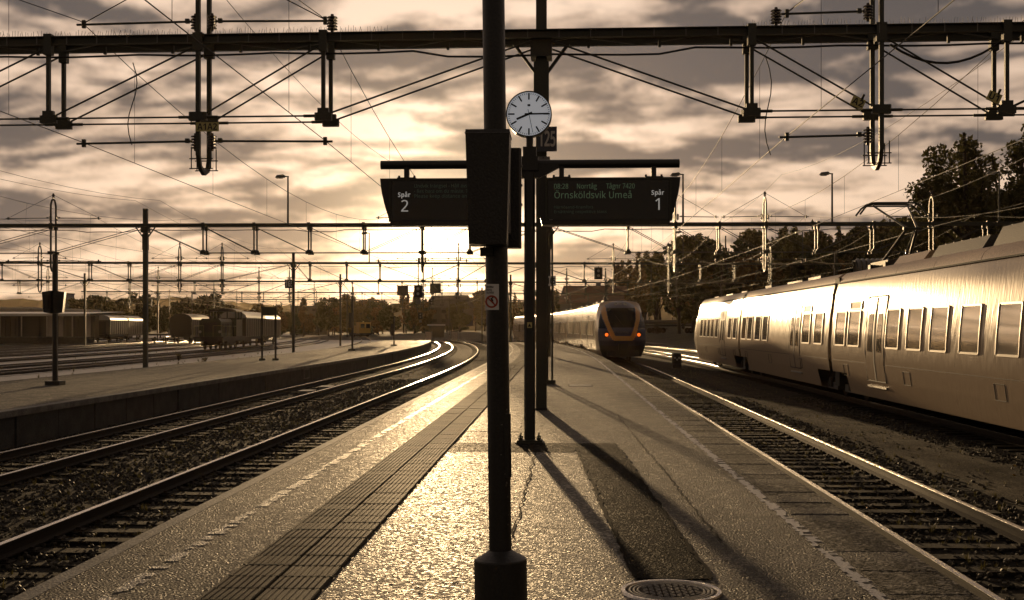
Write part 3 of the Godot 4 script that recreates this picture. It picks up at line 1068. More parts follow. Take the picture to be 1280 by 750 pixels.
func house(called: String, label: String, category: String, at: Vector3, turn: float, w: float, d: float, h: float, roof_h: float, wall: Material, roof: Material, floors: int, bays: int) -> void:
	var t := thing(called, label, category, at, turn)
	obj("wall", MB.new().box(Vector3(0, h * 0.5, 0), Vector3(w, h, d)), wall, t)
	var r := MB.new()
	if roof_h > 0.0:
		r.prism(PackedVector2Array([Vector2(-d * 0.56, h), Vector2(d * 0.56, h), Vector2(0, h + roof_h)]), Transform3D(Basis(Vector3.UP, PI / 2), Vector3(w * 0.53, 0, 0)), w * 1.06)
	else:
		r.box(Vector3(0, h + 0.15, 0), Vector3(w * 1.02, 0.3, d * 1.02))
	var ro := obj("roof", r, roof, t)
	obj("chimney", MB.new().box(Vector3(w * 0.2, h + maxf(roof_h, 0.6), 0), Vector3(0.8, 1.6, 0.8)), wall, ro)
	for f in floors:
		for k in bays:
			var x := lerpf(-w * 0.4, w * 0.4, (k + 0.5) / bays)
			var y := h * (f + 0.55) / floors
			var win := obj("window", MB.new().box(Vector3(x, y, d * 0.5 + 0.02), Vector3(w * 0.45 / bays, h * 0.42 / floors, 0.08)), wall, t)
			obj("pane", MB.new().box(Vector3(x, y, d * 0.5 + 0.05), Vector3(w * 0.36 / bays, h * 0.34 / floors, 0.08)), M.window, win)


func make_buildings() -> void:
	# goods shed with a loading deck on the far left
	var t := thing("goods_shed", "long low goods shed with pale canopy and dark gates on the far left", "shed", Vector3(-85.5, -0.8, -161.0), 0.0)
	obj("roof", MB.new().sweep(PackedVector2Array([Vector2(1.4, 0), Vector2(-12.0, 0.5), Vector2(-12.0, 0.75), Vector2(1.4, 0.35)]), PackedVector3Array([Vector3(-40, 4.0, 0), Vector3(20.5, 4.0, 0)])), M.shed_roof, t)
	obj("loading_deck", MB.new().box(Vector3(-9.5, 0.6, 1.3), Vector3(60, 0.9, 3.4)), M.concrete_dark, t)
	obj("deck_edge", MB.new().box(Vector3(-9.5, 1.1, 3.05), Vector3(60.2, 0.14, 0.12)), M.concrete, t)
	obj("wall", MB.new().box(Vector3(-9.5, 2.5, -6.0), Vector3(60, 3.2, 11.0)), M.shed_wall, t)
	var x := -36.0
	var k := 0
	while x < 18.0:
		var w := rng.randf_range(2.6, 3.8)
		if k % 3 == 1:
			obj("gate", MB.new().box(Vector3(x + w * 0.5, 2.55, -0.46), Vector3(w, 2.9, 0.12)), M.train_dark, t)
		else:
			var n := 4
			for i in n:
				obj("board_panel", MB.new().box(Vector3(x + (i + 0.5) * w / n, 2.5, -0.45 + rng.randf() * 0.05), Vector3(w / n - 0.12, 3.0, 0.1)), [M.shed_wall, M.house_pale, M.wagon][rng.randi() % 3], t)  # pale boards have the glow of sunlight put into their colour
		x += w + 0.35
		k += 1
	for i in 16:
		obj("canopy_post", MB.new().box(Vector3(-36.0 + i * 3.6, 2.5, 1.2), Vector3(0.14, 2.9, 0.14)), M.house_pale, t)
	# a second roof behind it
	house("warehouse", "pale flat warehouse roof showing behind the goods shed", "building", Vector3(-118.0, -0.8, -215.0), 0.0, 52.0, 30.0, 5.6, 0.0, M.house_pale, M.shed_roof, 1, 6)
	# slim tower with dark lettering
	var tw := thing("tower_block", "slim blue grey tower with dark upright letters above the shed", "tower", Vector3(-128.5, -0.8, -298.0))
	obj("wall", MB.new().box(Vector3(0, 5.5, 0), Vector3(4.4, 11.0, 4.4)), M.tower_blue, tw)
	obj("roof", MB.new().box(Vector3(0, 11.1, 0), Vector3(4.7, 0.3, 4.7)), M.house_dark, tw)
	var up := letters("GOLV", 1.5, M.ink, tw, Vector3(-0.8, 7.0, 2.22))
	up.transform = Transform3D(Basis(Vector3(0, 0, 1), PI / 2), Vector3(-0.9, 5.6, 2.23))
	house("flat_block", "dark flat roofed apartment block above the trees left of the bend", "building", Vector3(-80.0, -0.8, -372.0), 0.3, 11.0, 9.0, 9.0, 0.0, M.house_dark, M.house_dark, 4, 4)
	house("grey_house", "grey gabled house half hidden by trees behind the bend", "house", Vector3(-29.5, 2.0, -318.0), -0.3, 10.0, 9.0, 5.0, 3.4, M.house_dark, M.house_dark, 2, 3)
	house("brick_house", "brick villa with a red hipped roof behind the blue and yellow train", "house", Vector3(7.5, 1.8, -236.0), 0.25, 12.5, 9.0, 4.6, 3.6, M.house_dark, M.brick_red, 2, 4)
	house("brick_house", "lower house with a dark roof right behind the red roofed villa", "house", Vector3(15.0, 2.4, -262.0), -0.2, 9.0, 8.0, 4.0, 2.8, M.house_pale, M.house_dark, 2, 3)


# ------------------------------------------------------------------ catenary bridges
const FD := 0.35     # half the distance between the front and the back frame


func insulator(b: MB, at: Vector3, dir := Vector3.UP, l := 0.34, r := 0.085) -> void:
	var f := Transform3D(MB.frame(dir), at - dir.normalized() * l * 0.5)
	var prof := [Vector2(0.03, 0.0)]
	for k in 5:
		var y := l * (0.12 + 0.16 * k)
		prof.append_array([Vector2(0.035, y), Vector2(r, y + 0.012), Vector2(r * 0.9, y + 0.03), Vector2(0.035, y + 0.045)])
	prof.append(Vector2(0.03, l))
	prof.append(Vector2(0.0, l))
	b.lathe(prof, f, 10)


func catenary_bridge(z: float, x0: float, x1: float, poles: Array, hangers: Array, longs: Array, label: String, fine: bool) -> Node3D:
	var t := thing("catenary_bridge", label, "catenary bridge", Vector3(-bend(z), 0, -z), heading(z) - (0.018 if fine else 0.0), "catenary bridges")
	var yb := 7.44
	for f in [FD, -FD]:
		var b := MB.new()
		if fine:
			b.sweep(PackedVector2Array([Vector2(-0.05, -0.085), Vector2(0.06, -0.085), Vector2(0.06, -0.068), Vector2(-0.03, -0.068), Vector2(-0.03, 0.068), Vector2(0.06, 0.068), Vector2(0.06, 0.085), Vector2(-0.05, 0.085)]), PackedVector3Array([Vector3(x0, yb, f), Vector3(x1, yb, f)]))
		else:
			b.box(Vector3((x0 + x1) * 0.5, yb, f), Vector3(x1 - x0, 0.17, 0.1))
		obj("beam", b, M.steel, t)
	# lattice lying between the two beams
	var lat := MB.new()
	var x := x0
	var k := 0
	while x < x1 - 1.2:
		lat.bar(Vector3(x, yb - 0.07, FD * (1 if k % 2 == 0 else -1)), Vector3(x + 1.2, yb - 0.07, FD * (-1 if k % 2 == 0 else 1)), 0.05, 0.02)
		x += 1.2
		k += 1
	obj("lattice", lat, M.steel, t)
	# a cable slung under the beams
	var cab := MB.new()
	var pts := []
	x = x0
	while x < x1:
		pts.append(Vector3(x, 7.18 - 0.035 * absf(sin(x * 1.1)) - (0.10 if int(x * 0.41) % 5 == 0 else 0.0), 0.18))
		x += 0.7
	obj("cable", cab.path(pts, 0.022, 5), M.dark, t)
	if fine:
		var clips := MB.new()
		for i in int((x1 - x0) / 1.4):
			clips.box(Vector3(x0 + i * 1.4, 7.27, 0.18), Vector3(0.05, 0.16, 0.06))
		obj("cable_clip", clips, M.steel, t).set_meta("kind", "stuff")
	for p in poles:
		var po := MB.new()
		if fine:
			for s in [-0.105, 0.105]:
				po.box(Vector3(p, 4.6, s), Vector3(0.21, 11.0, 0.02))
			po.box(Vector3(p, 4.6, 0), Vector3(0.02, 11.0, 0.19))
		else:
			po.box(Vector3(p, 4.2 - 0.4, 0), Vector3(0.24, 9.2, 0.24))
		var pole := obj("pole", po, M.steel, t)
		var br := MB.new()
		br.box(Vector3(p, 7.2, 0), Vector3(0.42, 0.34, 0.5))
		br.box(Vector3(p, 6.5, 0), Vector3(0.30, 0.9, 0.28))
		for s in [-1.0, 1.0]:
			br.bar(Vector3(p + 0.12 * s, 6.75, 0), Vector3(p + 0.55 * s, 7.33, 0), 0.08, 0.06)
		obj("bracket", br, M.steel, pole)
		if fine:
			var foot := MB.new()
			foot.box(Vector3(p, 0.01, 0), Vector3(0.24, 0.05, 0.24))
			obj("foot", foot, M.dark, pole)
	for h in hangers:
		var hb := MB.new()
		var gus := []
		for f in [FD, -FD]:
			hb.box(Vector3(h, 6.60, f), Vector3(0.075, 1.56, 0.075))
			hb.box(Vector3(h, 7.36, f), Vector3(0.16, 0.42, 0.15))
			gus.append(MB.new().cbox(Vector3(h, 5.85, f), Vector3(0.34, 0.15, 0.14), 0.03).box(Vector3(h, 5.97, f), Vector3(0.22, 0.10, 0.10)))
		var ho := obj("hanger", hb, M.steel, t)
		for g in gus:
			obj("gusset", g, M.steel, ho)
	for l in longs:
		var lb := MB.new()
		for f in [FD, -FD]:
			lb.box(Vector3(l[0], 6.85, f), Vector3(0.085, 3.5, 0.085))
			var sg := signf(f)
			lb.bar(Vector3(l[0], 5.12, f), Vector3(l[0], 4.88, f * 0.72), 0.08, 0.08)
			lb.bar(Vector3(l[0], 4.88, f * 0.72), Vector3(l[0], 4.78, 0.0), 0.08, 0.08)
			lb.bar(Vector3(l[0], 8.58, f), Vector3(l[0], 8.86, f * 0.6), 0.08, 0.08)
			lb.bar(Vector3(l[0], 8.86, f * 0.6), Vector3(l[0], 8.96, 0.0), 0.08, 0.08)
			lb.box(Vector3(l[0], 7.38, f), Vector3(0.2, 0.36, 0.12))
			lb.cbox(Vector3(l[0], 5.88, f), Vector3(0.36, 0.17, 0.15), 0.03)
			if fine:
				for s in [-0.2, 0.2]:
					lb.tube(Vector3(l[0] + s, 5.3, f * 0.5), Vector3(l[0] + s, 4.86, f * 0.5), 0.012, 4)
				lb.bar(Vector3(l[0] - 0.24, 4.86, f * 0.5), Vector3(l[0] + 0.24, 4.86, f * 0.5), 0.02, 0.02)
				lb.bar(Vector3(l[0] - 0.24, 5.06, f * 0.5), Vector3(l[0] + 0.24, 5.06, f * 0.5), 0.02, 0.02)
		var lo := obj("hanging_post", lb, M.steel, t)
		var ib := MB.new()
		insulator(ib, Vector3(l[0], 9.14, 0), Vector3.UP, 0.3)
		for s in l[1]:
			for y in [5.42, 7.86]:
				insulator(ib, Vector3(l[0] + 0.17 * s, y, 0), Vector3.UP, 0.36, 0.10)
		obj("insulator", ib, M.porcelain, lo)
		for s in l[1]:
			var reach: float = l[2] if l.size() > 2 else 2.4
			for y in [5.42, 7.86]:
				var a := MB.new()
				a.tube(Vector3(l[0] + 0.24 * s, y + 0.02, 0), Vector3(l[0] + (reach + 0.15) * s, y - 0.01, 0), 0.024, 6)
				a.box(Vector3(l[0] + 0.34 * s, y + 0.03, 0), Vector3(0.08, 0.09, 0.07))
				a.box(Vector3(l[0] + reach * s, y, 0), Vector3(0.07, 0.16, 0.06))
				obj("arm", a, M.steel, lo)
			var st := MB.new()
			st.tube(Vector3(l[0], 9.2, 0), Vector3(l[0] + reach * s, 7.88, 0), 0.012, 5)
			obj("stay", st, M.wire, lo)
	# rods between the feet of the hangers, sloping ties up towards the poles
	var feet := []
	for h in hangers:
		feet.append(h)
	for l in longs:
		feet.append(l[0])
	feet.sort()
	for i in feet.size() - 1:
		var a: float = feet[i]
		var c: float = feet[i + 1]
		var across := false
		for p in poles:
			if p > a and p < c:
				across = true
				for f in [FD, -FD]:
					obj("tie", MB.new().tube(Vector3(a + 0.1, 5.91, f), Vector3(p - 0.2, 7.30, f), 0.02, 5), M.steel, t)
					obj("tie", MB.new().tube(Vector3(c - 0.1, 5.91, f), Vector3(p + 0.2, 7.30, f), 0.02, 5), M.steel, t)
		if across:
			continue
		var nearest := 1e9
		var side := 1.0
		for p in poles:
			if absf(p - (a + c) * 0.5) < nearest:
				nearest = absf(p - (a + c) * 0.5)
				side = 1.0 if p > a else -1.0
		for f in [FD, -FD]:
			var r := MB.new().tube(Vector3(a, 5.87, f), Vector3(c, 5.87, f), 0.019, 5)
			if fine:
				r.tube(Vector3(a + 0.17, 5.87, f), Vector3(a + 0.4, 5.87, f), 0.032, 5)
				r.tube(Vector3(c - 0.4, 5.87, f), Vector3(c - 0.17, 5.87, f), 0.032, 5)
			obj("rod", r, M.steel, t)
			var p0 := Vector3(a + 0.1, 5.91, f) if side > 0.0 else Vector3(a, 7.32, f)
			var p1 := Vector3(c, 7.32, f) if side > 0.0 else Vector3(c - 0.1, 5.91, f)
			obj("tie", MB.new().tube(p0, p1, 0.02, 5), M.steel, t)
	return t


func make_bridges() -> void:
	var both := [-1.0, 1.0]
	var b1 := catenary_bridge(23.4, -26.0, 21.0, [-24.2, -0.34, 20.2], [-19.5, -16.4, -13.4, -10.3, -4.68, 3.78, 8.65, 11.8, 15.0], [[-7.22, both, 2.5], [6.27, [-1.0], 1.75]], "nearest catenary bridge crossing the whole top of the picture", true)
	var sp := MB.new()
	var x := -11.6
	while x < 10.0:
		if absf(x + 7.2) > 0.2 and (x < -3.4 or x > 3.6) and rng.randf() < 0.93:
			sp.bar(Vector3(x, 7.52, FD), Vector3(x + rng.randf_range(-0.03, 0.03), 7.52 + rng.randf_range(0.08, 0.14), FD + rng.randf_range(-0.05, 0.05)), 0.006, 0.006)
		x += 0.055
	stuff(obj("bird_spikes", sp, M.galv, b1))
	var bands := MB.new()
	for i in 40:
		bands.box(Vector3(-13.0 + i * 0.62, 7.44, FD + 0.055), Vector3(0.014, 0.18, 0.012))
	stuff(obj("cable_tie", bands, M.galv, b1))
	var ins := MB.new()
	insulator(ins, Vector3(-4.5, 7.71, FD), Vector3.UP, 0.36, 0.11)
	insulator(ins, Vector3(4.25, 7.71, FD), Vector3.UP, 0.36, 0.11)
	obj("insulator", ins, M.porcelain, b1)
	catenary_bridge(66.0, -47.0, 33.0, [-23.4, -0.45, 27.0], [-40.0, -34.0, -20.0, -17.1, -14.0, -10.9, -4.9, 4.0, 9.1, 14.6, 17.7, 24.0], [[-28.7, both, 2.6], [-7.6, both, 2.5], [6.65, both, 2.3], [11.7, both, 2.3], [21.0, both, 2.4]], "second catenary bridge, crossing behind the two departure boards", false)
	var far := ["third catenary bridge, just above the shunting engine in the picture", "fourth catenary bridge, thin above the yard", "fifth catenary bridge, far down the line", "sixth and farthest catenary bridge, in front of the trees"]
	var zs := [106.0, 150.0, 198.0, 250.0]
	for i in 4:
		catenary_bridge(zs[i], -66.0, 36.0, [-54.0, -22.3, -0.6, 27.0], [-62.0, -48.5, -40.5, -37.0, -20.8, -17.5, -14.5, -4.9, 4.0, 9.1, 14.6, 17.7], [[-58.5, both, 2.3], [-45.0, both, 2.3], [-32.5, both, 2.4], [-28.7, both, 2.3], [-10.6, both, 2.3], [-7.4, both, 2.4], [6.65, both, 2.3], [11.7, both, 2.3], [21.0, both, 2.4]], far[i], false)
	# lamps standing on the bridges
	var spots := [[-15.3, 66.0, "street lamp on the second bridge left of the departure boards"], [7.1, 66.0, "street lamp on the second bridge just right of the track 1 board"], [15.4, 66.0, "street lamp on the second bridge above the raised pantograph"], [24.6, 66.0, "street lamp on the second bridge at the right edge, before the poplars"], [-15.6, 106.0, "small street lamp on the third bridge beneath the track 2 board"], [12.9, 106.0, "small street lamp on the third bridge right of the train's roof"], [23.6, 106.0, "small street lamp on the third bridge in front of the dark wood"], [17.4, 150.0, "tiny street lamp on the fourth bridge in front of the wood"]]
	var first: Node3D = null
	for s in spots:
		var at := Vector3(s[0] - bend(s[1]), 7.45, -s[1])
		if first == null:
			first = thing("street_lamp", s[2], "lamp", at, 0.0, "lamps standing on the catenary bridges")
			obj("lamp_post", MB.new().tube(Vector3.ZERO, Vector3(0, 2.75, 0), 0.06, 8, 0.045), M.steel, first)
			obj("foot", MB.new().box(Vector3(0, 0.04, 0), Vector3(0.3, 0.08, 0.3)), M.steel, first)
			obj("lamp_arm", MB.new().bar(Vector3(0.05, 2.78, 0), Vector3(-0.25, 2.80, 0), 0.06, 0.06), M.steel, first)
			var hd := MB.new()
			hd.prism(PackedVector2Array([Vector2(-0.72, 2.72), Vector2(-0.2, 2.72), Vector2(-0.16, 2.84), Vector2(-0.25, 2.90), Vector2(-0.62, 2.86)]), Transform3D(Basis.IDENTITY, Vector3(0, 0, 0.12)), 0.24)
			obj("lamp_head", hd, M.galv, first)
			obj("lens", MB.new().box(Vector3(-0.48, 2.70, 0), Vector3(0.34, 0.05, 0.18)), M.lens, first)
		else:
			copy(first, "street_lamp", at, s[2])
	# name plates hanging from the nearest bridge
	var pl := thing("name_plate", "yellow plate lettered A1A2 on the long hanging post, upper left", "sign", Vector3(-7.02, 5.66, -23.12))
	obj("plate", MB.new().box(Vector3.ZERO, Vector3(0.46, 0.18, 0.02)), M.sign_yellow, pl)
	letters("A1A2", 0.13, M.ink, pl, Vector3(0, 0, 0.012), HORIZONTAL_ALIGNMENT_CENTER, true, 0.40)
	for q in [["A2", Vector3(5.79, 6.0, -22.85), 0.42, "tilted yellow plate lettered A2 on a sloping tie"], ["U1", Vector3(8.37, 6.07, -22.8), 0.42, "tilted yellow plate lettered U1 on a sloping tie, far right"]]:
		var n := thing("name_plate", q[3], "sign", q[1])
		var tilt := Basis(Vector3(0, 0, 1), -q[2])
		obj("plate", MB.new().box(Vector3.ZERO, Vector3(0.26, 0.19, 0.02), tilt), M.sign_yellow, n)
		var le := letters(q[0], 0.13, M.ink, n, Vector3.ZERO, HORIZONTAL_ALIGNMENT_CENTER, true)
		le.transform = Transform3D(tilt, Vector3(0, 0, 0.012))
		obj("clip", MB.new().box(tilt * Vector3(0.05, 0.13, -0.02), Vector3(0.04, 0.12, 0.06), tilt), M.dark, n)
	# signs and signals on the farther bridges
	for q in [["125", Vector3(-0.225, 5.37, -23.1), 0.39, 0.49, M.sign_blue, M.grey_letter, "dark plate numbered 125 behind the station clock"], ["165", Vector3(-22.9 - bend(105.6), 5.6, -105.6), 0.8, 0.8, M.sign_blue, M.white, "plate numbered 165 on the mast in the left of the picture"], ["165", Vector3(-0.40, 4.25, -65.7), 0.52, 0.55, M.white, M.ink, "pale plate numbered 165 low on the mast behind the right board"]]:
		var n := thing("number_sign", q[6], "sign", q[1])
		obj("plate", MB.new().box(Vector3.ZERO, Vector3(q[2], q[3], 0.02)), q[4], n)
		letters(q[0], q[3] * 0.62, q[5], n, Vector3(0, 0, 0.012), HORIZONTAL_ALIGNMENT_CENTER, true, q[2] * 0.86)
	var wp := thing("blank_plate", "small blank pale plate under the 125 sign", "sign", Vector3(-0.30, 4.95, -23.1))
	obj("plate", MB.new().cbox(Vector3.ZERO, Vector3(0.27, 0.15, 0.015), 0.004), M.galv, wp)
	obj("screw", MB.new().box(Vector3(0, 0.05, 0.01), Vector3(0.02, 0.02, 0.01)), M.dark, wp)
	var sig := [[-12.7, 106.0, 4.9, "hanging railway signal on the third bridge, glowing sky behind it"], [-21.5, 198.0, 6.0, "far hanging signal right of the pale boards beyond the bend"], [-23.4, 198.0, 3.6, "far low signal in front of the brown trees beyond the bend"], [3.6, 106.0, 6.5, "square signal with a small plate hanging under the right board"]]
	for q in sig:
		var n := thing("railway_signal", q[3], "signal", Vector3(q[0] - 0.0, q[2], -q[1] + 0.5))
		obj("signal_head", MB.new().cbox(Vector3(0, 0, 0), Vector3(0.75, 1.1, 0.3), 0.08), M.dark, n)
		for k in 2:
			obj("lens", MB.new().lathe([Vector2(0.13, 0.0), Vector2(0.13, 0.06), Vector2(0.0, 0.07)], Transform3D(Basis(Vector3.RIGHT, PI / 2), Vector3(0, 0.22 - 0.44 * k, 0.15)), 10), M.lens, n)
		obj("hanger", MB.new().box(Vector3(0, 7.3 - q[2] - 0.6, 0), Vector3(0.09, maxf(0.3, 2.0 * (7.3 - q[2]) - 1.0) * 0.5 + 0.6, 0.09)), M.steel, n)
		obj("plate", MB.new().box(Vector3(0, -0.95, 0.05), Vector3(0.45, 0.4, 0.03)), M.galv, n)
	for q in [[-26.5, 198.0, 7.9, "left of two pale boards on a far bridge"], [-20.9, 198.0, 8.3, "right of two pale boards on a far bridge"]]:
		var n := thing("gantry_board", q[3], "sign", Vector3(q[0], q[2], -q[1]))
		obj("plate", MB.new().box(Vector3.ZERO, Vector3(1.9, 1.7, 0.08)), M.house_dark, n)
		obj("hanger", MB.new().box(Vector3(0, -0.4, -0.1), Vector3(0.1, 2.4, 0.1)), M.steel, n)


func make_wires() -> void:
	var zs := [-20.0, 23.4, 66.0, 106.0, 150.0, 198.0, 250.0, 300.0]
	var lines := [[-9.72, "overhead wire above the track along the opposite platform", 0], [-4.72, "overhead wire above the left track beside the near platform", 0], [4.52, "overhead wire above the track right of the platform", 0], [9.35, "overhead wire above the pale train", 0], [-20.6, "overhead wire above the first yard track", 1], [-26.2, "overhead wire left of the tall mast in the yard", 1], [-31.2, "overhead wire above the yard right of the shunting engine", 1], [-34.8, "overhead wire above the shunting engine", 1], [-42.8, "overhead wire above the dark van in the yard", 1], [-47.2, "overhead wire in the yard behind the dark van", 1], [-56.5, "overhead wire above the lone covered wagon", 1], [14.0, "overhead wire just right of the pale train", 1], [18.8, "overhead wire high on the right before the poplars", 1], [23.3, "overhead wire on the far right in front of the poplars", 1]]
	for l in lines:
		var x: float = l[0]
		var t := thing("overhead_wire", l[1], "overhead wire", Vector3(x, 0, 0), 0.0, "overhead wires")
		var con := []
		var mes := []
		var r := 0.0085
		for i in zs.size() - 1:
			if l[2] == 1 and i == 0 and x < -12.0:
				pass
			var a: float = zs[i]
			var c: float = zs[i + 1]
			var n := 14
			for k in n:
				var u := float(k) / n
				var z := lerpf(a, c, u)
				var st := 0.16 * (1.0 - 2.0 * absf(2.0 * u - 1.0)) * (1 if i % 2 == 0 else -1) if l[2] == 1 else 0.0
				con.append(Vector3(st - bend(z), 5.43 - 0.06 * sin(u * PI), -z))
				mes.append(Vector3(st * 0.5 - bend(z), 7.88 - 1.4 * 4.0 * u * (1.0 - u), -z))
				if k % 2 == 1 and z > 2.0 and z < 200.0:
					obj("dropper", MB.new().tube(Vector3(st - bend(z), 5.43 - 0.06 * sin(u * PI), -z), Vector3(st * 0.5 - bend(z), 7.88 - 5.6 * u * (1.0 - u), -z), 0.005, 3, -1.0, false), M.wire, t)
		obj("contact_wire", MB.new().path(con, r, 5), M.wire, t)
		obj("carrying_wire", MB.new().path(mes, r * 1.05, 5), M.wire, t)
	# feeders running along the masts
	for q in [[-24.1, 8.9, "upper feeder line along the tall masts on the left"], [-22.7, 8.9, "lower feeder line along the tall masts on the left"], [-8.6, 10.6, "feeder line crossing the upper left corner of the picture"], [12.6, 10.2, "feeder line high in the upper right of the picture"]]:
		var pts := []
		for i in zs.size() - 1:
			for k in 10:
				var u := k / 10.0
				var z := lerpf(zs[i], zs[i + 1], u)
				pts.append(Vector3(q[0] - bend(z), q[1] - 0.9 * 4.0 * u * (1.0 - u), -z))
		tag(obj("feeder_line", MB.new().path(pts, 0.009, 5), M.wire), q[2], "cable")
	# slack jumper cables at the nearest bridge
	for q in [[Vector3(-8.6, 7.0, -23.3), Vector3(-8.62, 5.34, -23.3), "loose jumper cable hanging left of the A1A2 plate"], [Vector3(4.1, 7.0, -23.3), Vector3(4.25, 5.1, -23.6), "loose jumper cable hanging left of the A2 plate"]]:
		var a: Vector3 = q[0]
		var c: Vector3 = q[1]
		var pts := []
		for k in 9:
			var u := k / 8.0
			pts.append(a.lerp(c, u) + Vector3(0.09 * sin(u * TAU), 0, 0))
		tag(obj("jumper_cable", MB.new().path(pts, 0.011, 5), M.dark), q[2], "cable")
	var pts := []
	for k in 11:
		var u := k / 10.0
		pts.append(Vector3(6.45 + 2.2 * u, 7.15 - 0.42 * 4.0 * u * (1.0 - u) + 0.1 * u, -23.0))
	tag(obj("jumper_cable", MB.new().path(pts, 0.026, 6), M.dark), "thick cable sagging under the nearest bridge at upper right", "cable")


# ------------------------------------------------------------------ trains
const SIDE := [[0.30, 1.42], [0.75, 1.54], [1.2, 1.605], [1.6, 1.62], [2.1, 1.592], [2.7, 1.535], [3.2, 1.47], [3.53, 1.385]]
const ROOF := [[3.56, 1.375], [3.72, 1.30], [3.84, 1.15], [3.90, 0.85], [3.94, 0.45], [3.95, 0.0]]


func half_width(y: float) -> float:
	var all := SIDE + ROOF
	for i in all.size() - 1:
		if y <= all[i + 1][0]:
			return lerpf(all[i][1], all[i + 1][1], clampf((y - all[i][0]) / (all[i + 1][0] - all[i][0]), 0.0, 1.0))
	return 0.0


func patch(y0: float, y1: float, z0: float, z1: float, s: float, off: float) -> MB:
	var rows := []
	for i in 6:
		var y := lerpf(y0, y1, i / 5.0)
		var x := (half_width(y) + off) * s
		rows.append(PackedVector3Array([Vector3(x, y, z0), Vector3(x, y, z1)]))
	return MB.new().sheet(rows, Vector3(s, 0, 0))


func rim(y0: float, y1: float, z0: float, z1: float, s: float, w: float, th: float) -> MB:
	var b := MB.new()
	for z in [z0, z1]:
		for i in 3:
			var ya := lerpf(y0, y1, i / 3.0)
			var yb := lerpf(y0, y1, (i + 1) / 3.0)
			b.bar(Vector3((half_width(ya) + 0.004) * s, ya, z), Vector3((half_width(yb) + 0.004) * s, yb, z), th, w)
	for y in [y0, y1]:
		b.bar(Vector3((half_width(y) + 0.004) * s, y, z0 - w * 0.5), Vector3((half_width(y) + 0.004) * s, y, z1 + w * 0.5), th, w)
	return b


# the body lies from local z = 0 back to z = -l
func carriage(train: Node3D, xf: Transform3D, l: float, side: float, windows: Array, doors: Array, vents: Array, front := 1.7) -> MeshInstance3D:
	var body := MB.new()
	for s in [-1.0, 1.0]:
		var rows := []
		var skirt := []
		for p in [[0.86, half_width(0.86)]] + SIDE.slice(2):
			var row := PackedVector3Array()
			for k in 5:
				row.append(Vector3(p[1] * s, p[0], -l * k / 4.0))
			rows.append(row)
		for p in SIDE.slice(0, 2) + [[0.86, half_width(0.86)]]:
			var row := PackedVector3Array()
			for k in 5:
				row.append(Vector3(p[1] * s, p[0], lerpf(-front, -l + 1.7, k / 4.0)))
			skirt.append(row)
		body.sheet(rows, Vector3(s, 0, 0))
		body.sheet(skirt, Vector3(s, 0, 0))
	var outline := PackedVector2Array()
	for p in SIDE.slice(2) + ROOF:
		outline.append(Vector2(p[1], p[0]))
	for i in range(SIDE.size() + ROOF.size() - 2, 1, -1):
		var p: Array = (SIDE + ROOF)[i]
		outline.append(Vector2(-p[1], p[0]))
	body.prism(outline, Transform3D(Basis.IDENTITY, Vector3(0, 0, -0.01)), 0.05)
	body.prism(outline, Transform3D(Basis.IDENTITY, Vector3(0, 0, -l + 0.06)), 0.05)
	var c := obj("carriage", body, M.train_body, train)
	c.transform = xf
	var n := int(l / 2.95)
	for i in n:
		var z0 := -l * i / n - 0.012
		var z1 := -l * (i + 1) / n + 0.012
		var rows := []
		for s in [-1.0, 1.0]:
			for k in ROOF.size():
				var p: Array = ROOF[k] if s < 0.0 else ROOF[ROOF.size() - 1 - k]
				if s > 0.0 and k == 0:
					continue
				rows.append(PackedVector3Array([Vector3(p[1] * s, p[0], z0), Vector3(p[1] * s, p[0], z1)]))
		obj("roof_panel", MB.new().sheet(rows, Vector3.UP), M.train_roof, c)
	var gut := MB.new()
	gut.box(Vector3(1.405 * side, 3.545, -l * 0.5), Vector3(0.035, 0.035, l))
	obj("gutter", gut, M.rubber, c)
	obj("underframe", MB.new().box(Vector3(0, 0.36, -l * 0.5), Vector3(2.5, 0.22, l - 0.5)), M.train_dark, c)
	for w in windows:
		obj("window", patch(1.70, 2.62, -w[0], -w[1], side, 0.006), M.coated_glass, c)
		obj("window_frame", rim(1.67, 2.65, -w[0], -w[1], side, 0.045, 0.03), M.window_frame, c)
	for w in vents:
		obj("vent_window", patch(2.74, 2.90, -w[0], -w[1], side, 0.006), M.coated_glass, c)
		obj("window_frame", rim(2.72, 2.92, -w[0], -w[1], side, 0.04, 0.03), M.window_frame, c)
	for d in doors:
		var m: float = (d[0] + d[1]) * 0.5
		for k in 2:
			var a: float = d[0] + 0.04 if k == 0 else m + 0.03
			var b: float = m - 0.03 if k == 0 else d[1] - 0.04
			obj("door", patch(0.80, 2.98, -a, -b, side, 0.012), M.train_body, c)
			obj("door_window", patch(1.55, 2.55, -a - 0.2, -b + 0.2, side, 0.018), M.coated_glass, c)
		var gap := patch(0.78, 3.0, -m + 0.05, -m - 0.05, side, 0.02)
		obj("door_seal", gap, M.rubber, c)
		obj("door_frame", rim(0.77, 3.02, -d[0], -d[1], side, 0.03, 0.02), M.rubber, c)
		obj("step", MB.new().box(Vector3(1.47 * side, 0.62, -m), Vector3(0.16, 0.05, d[1] - d[0])), M.galv, c)
	# seams between the body's sheets
	for k in 4:
		var z := -l * (0.13 + 0.25 * k)
		obj("panel_seam", patch(0.88, 3.5, z, z - 0.014, side, 0.003), M.rubber, c)
	obj("panel_seam", patch(1.22, 1.234, -0.1, -l + 0.1, side, 0.003), M.rubber, c)
	# small hatches low on the side
	for k in 3:
		var z := -l * (0.23 + 0.33 * k)
		obj("hatch", rim(0.80, 1.12, z, z - 0.55, side, 0.012, 0.012), M.rubber, c)
	return c


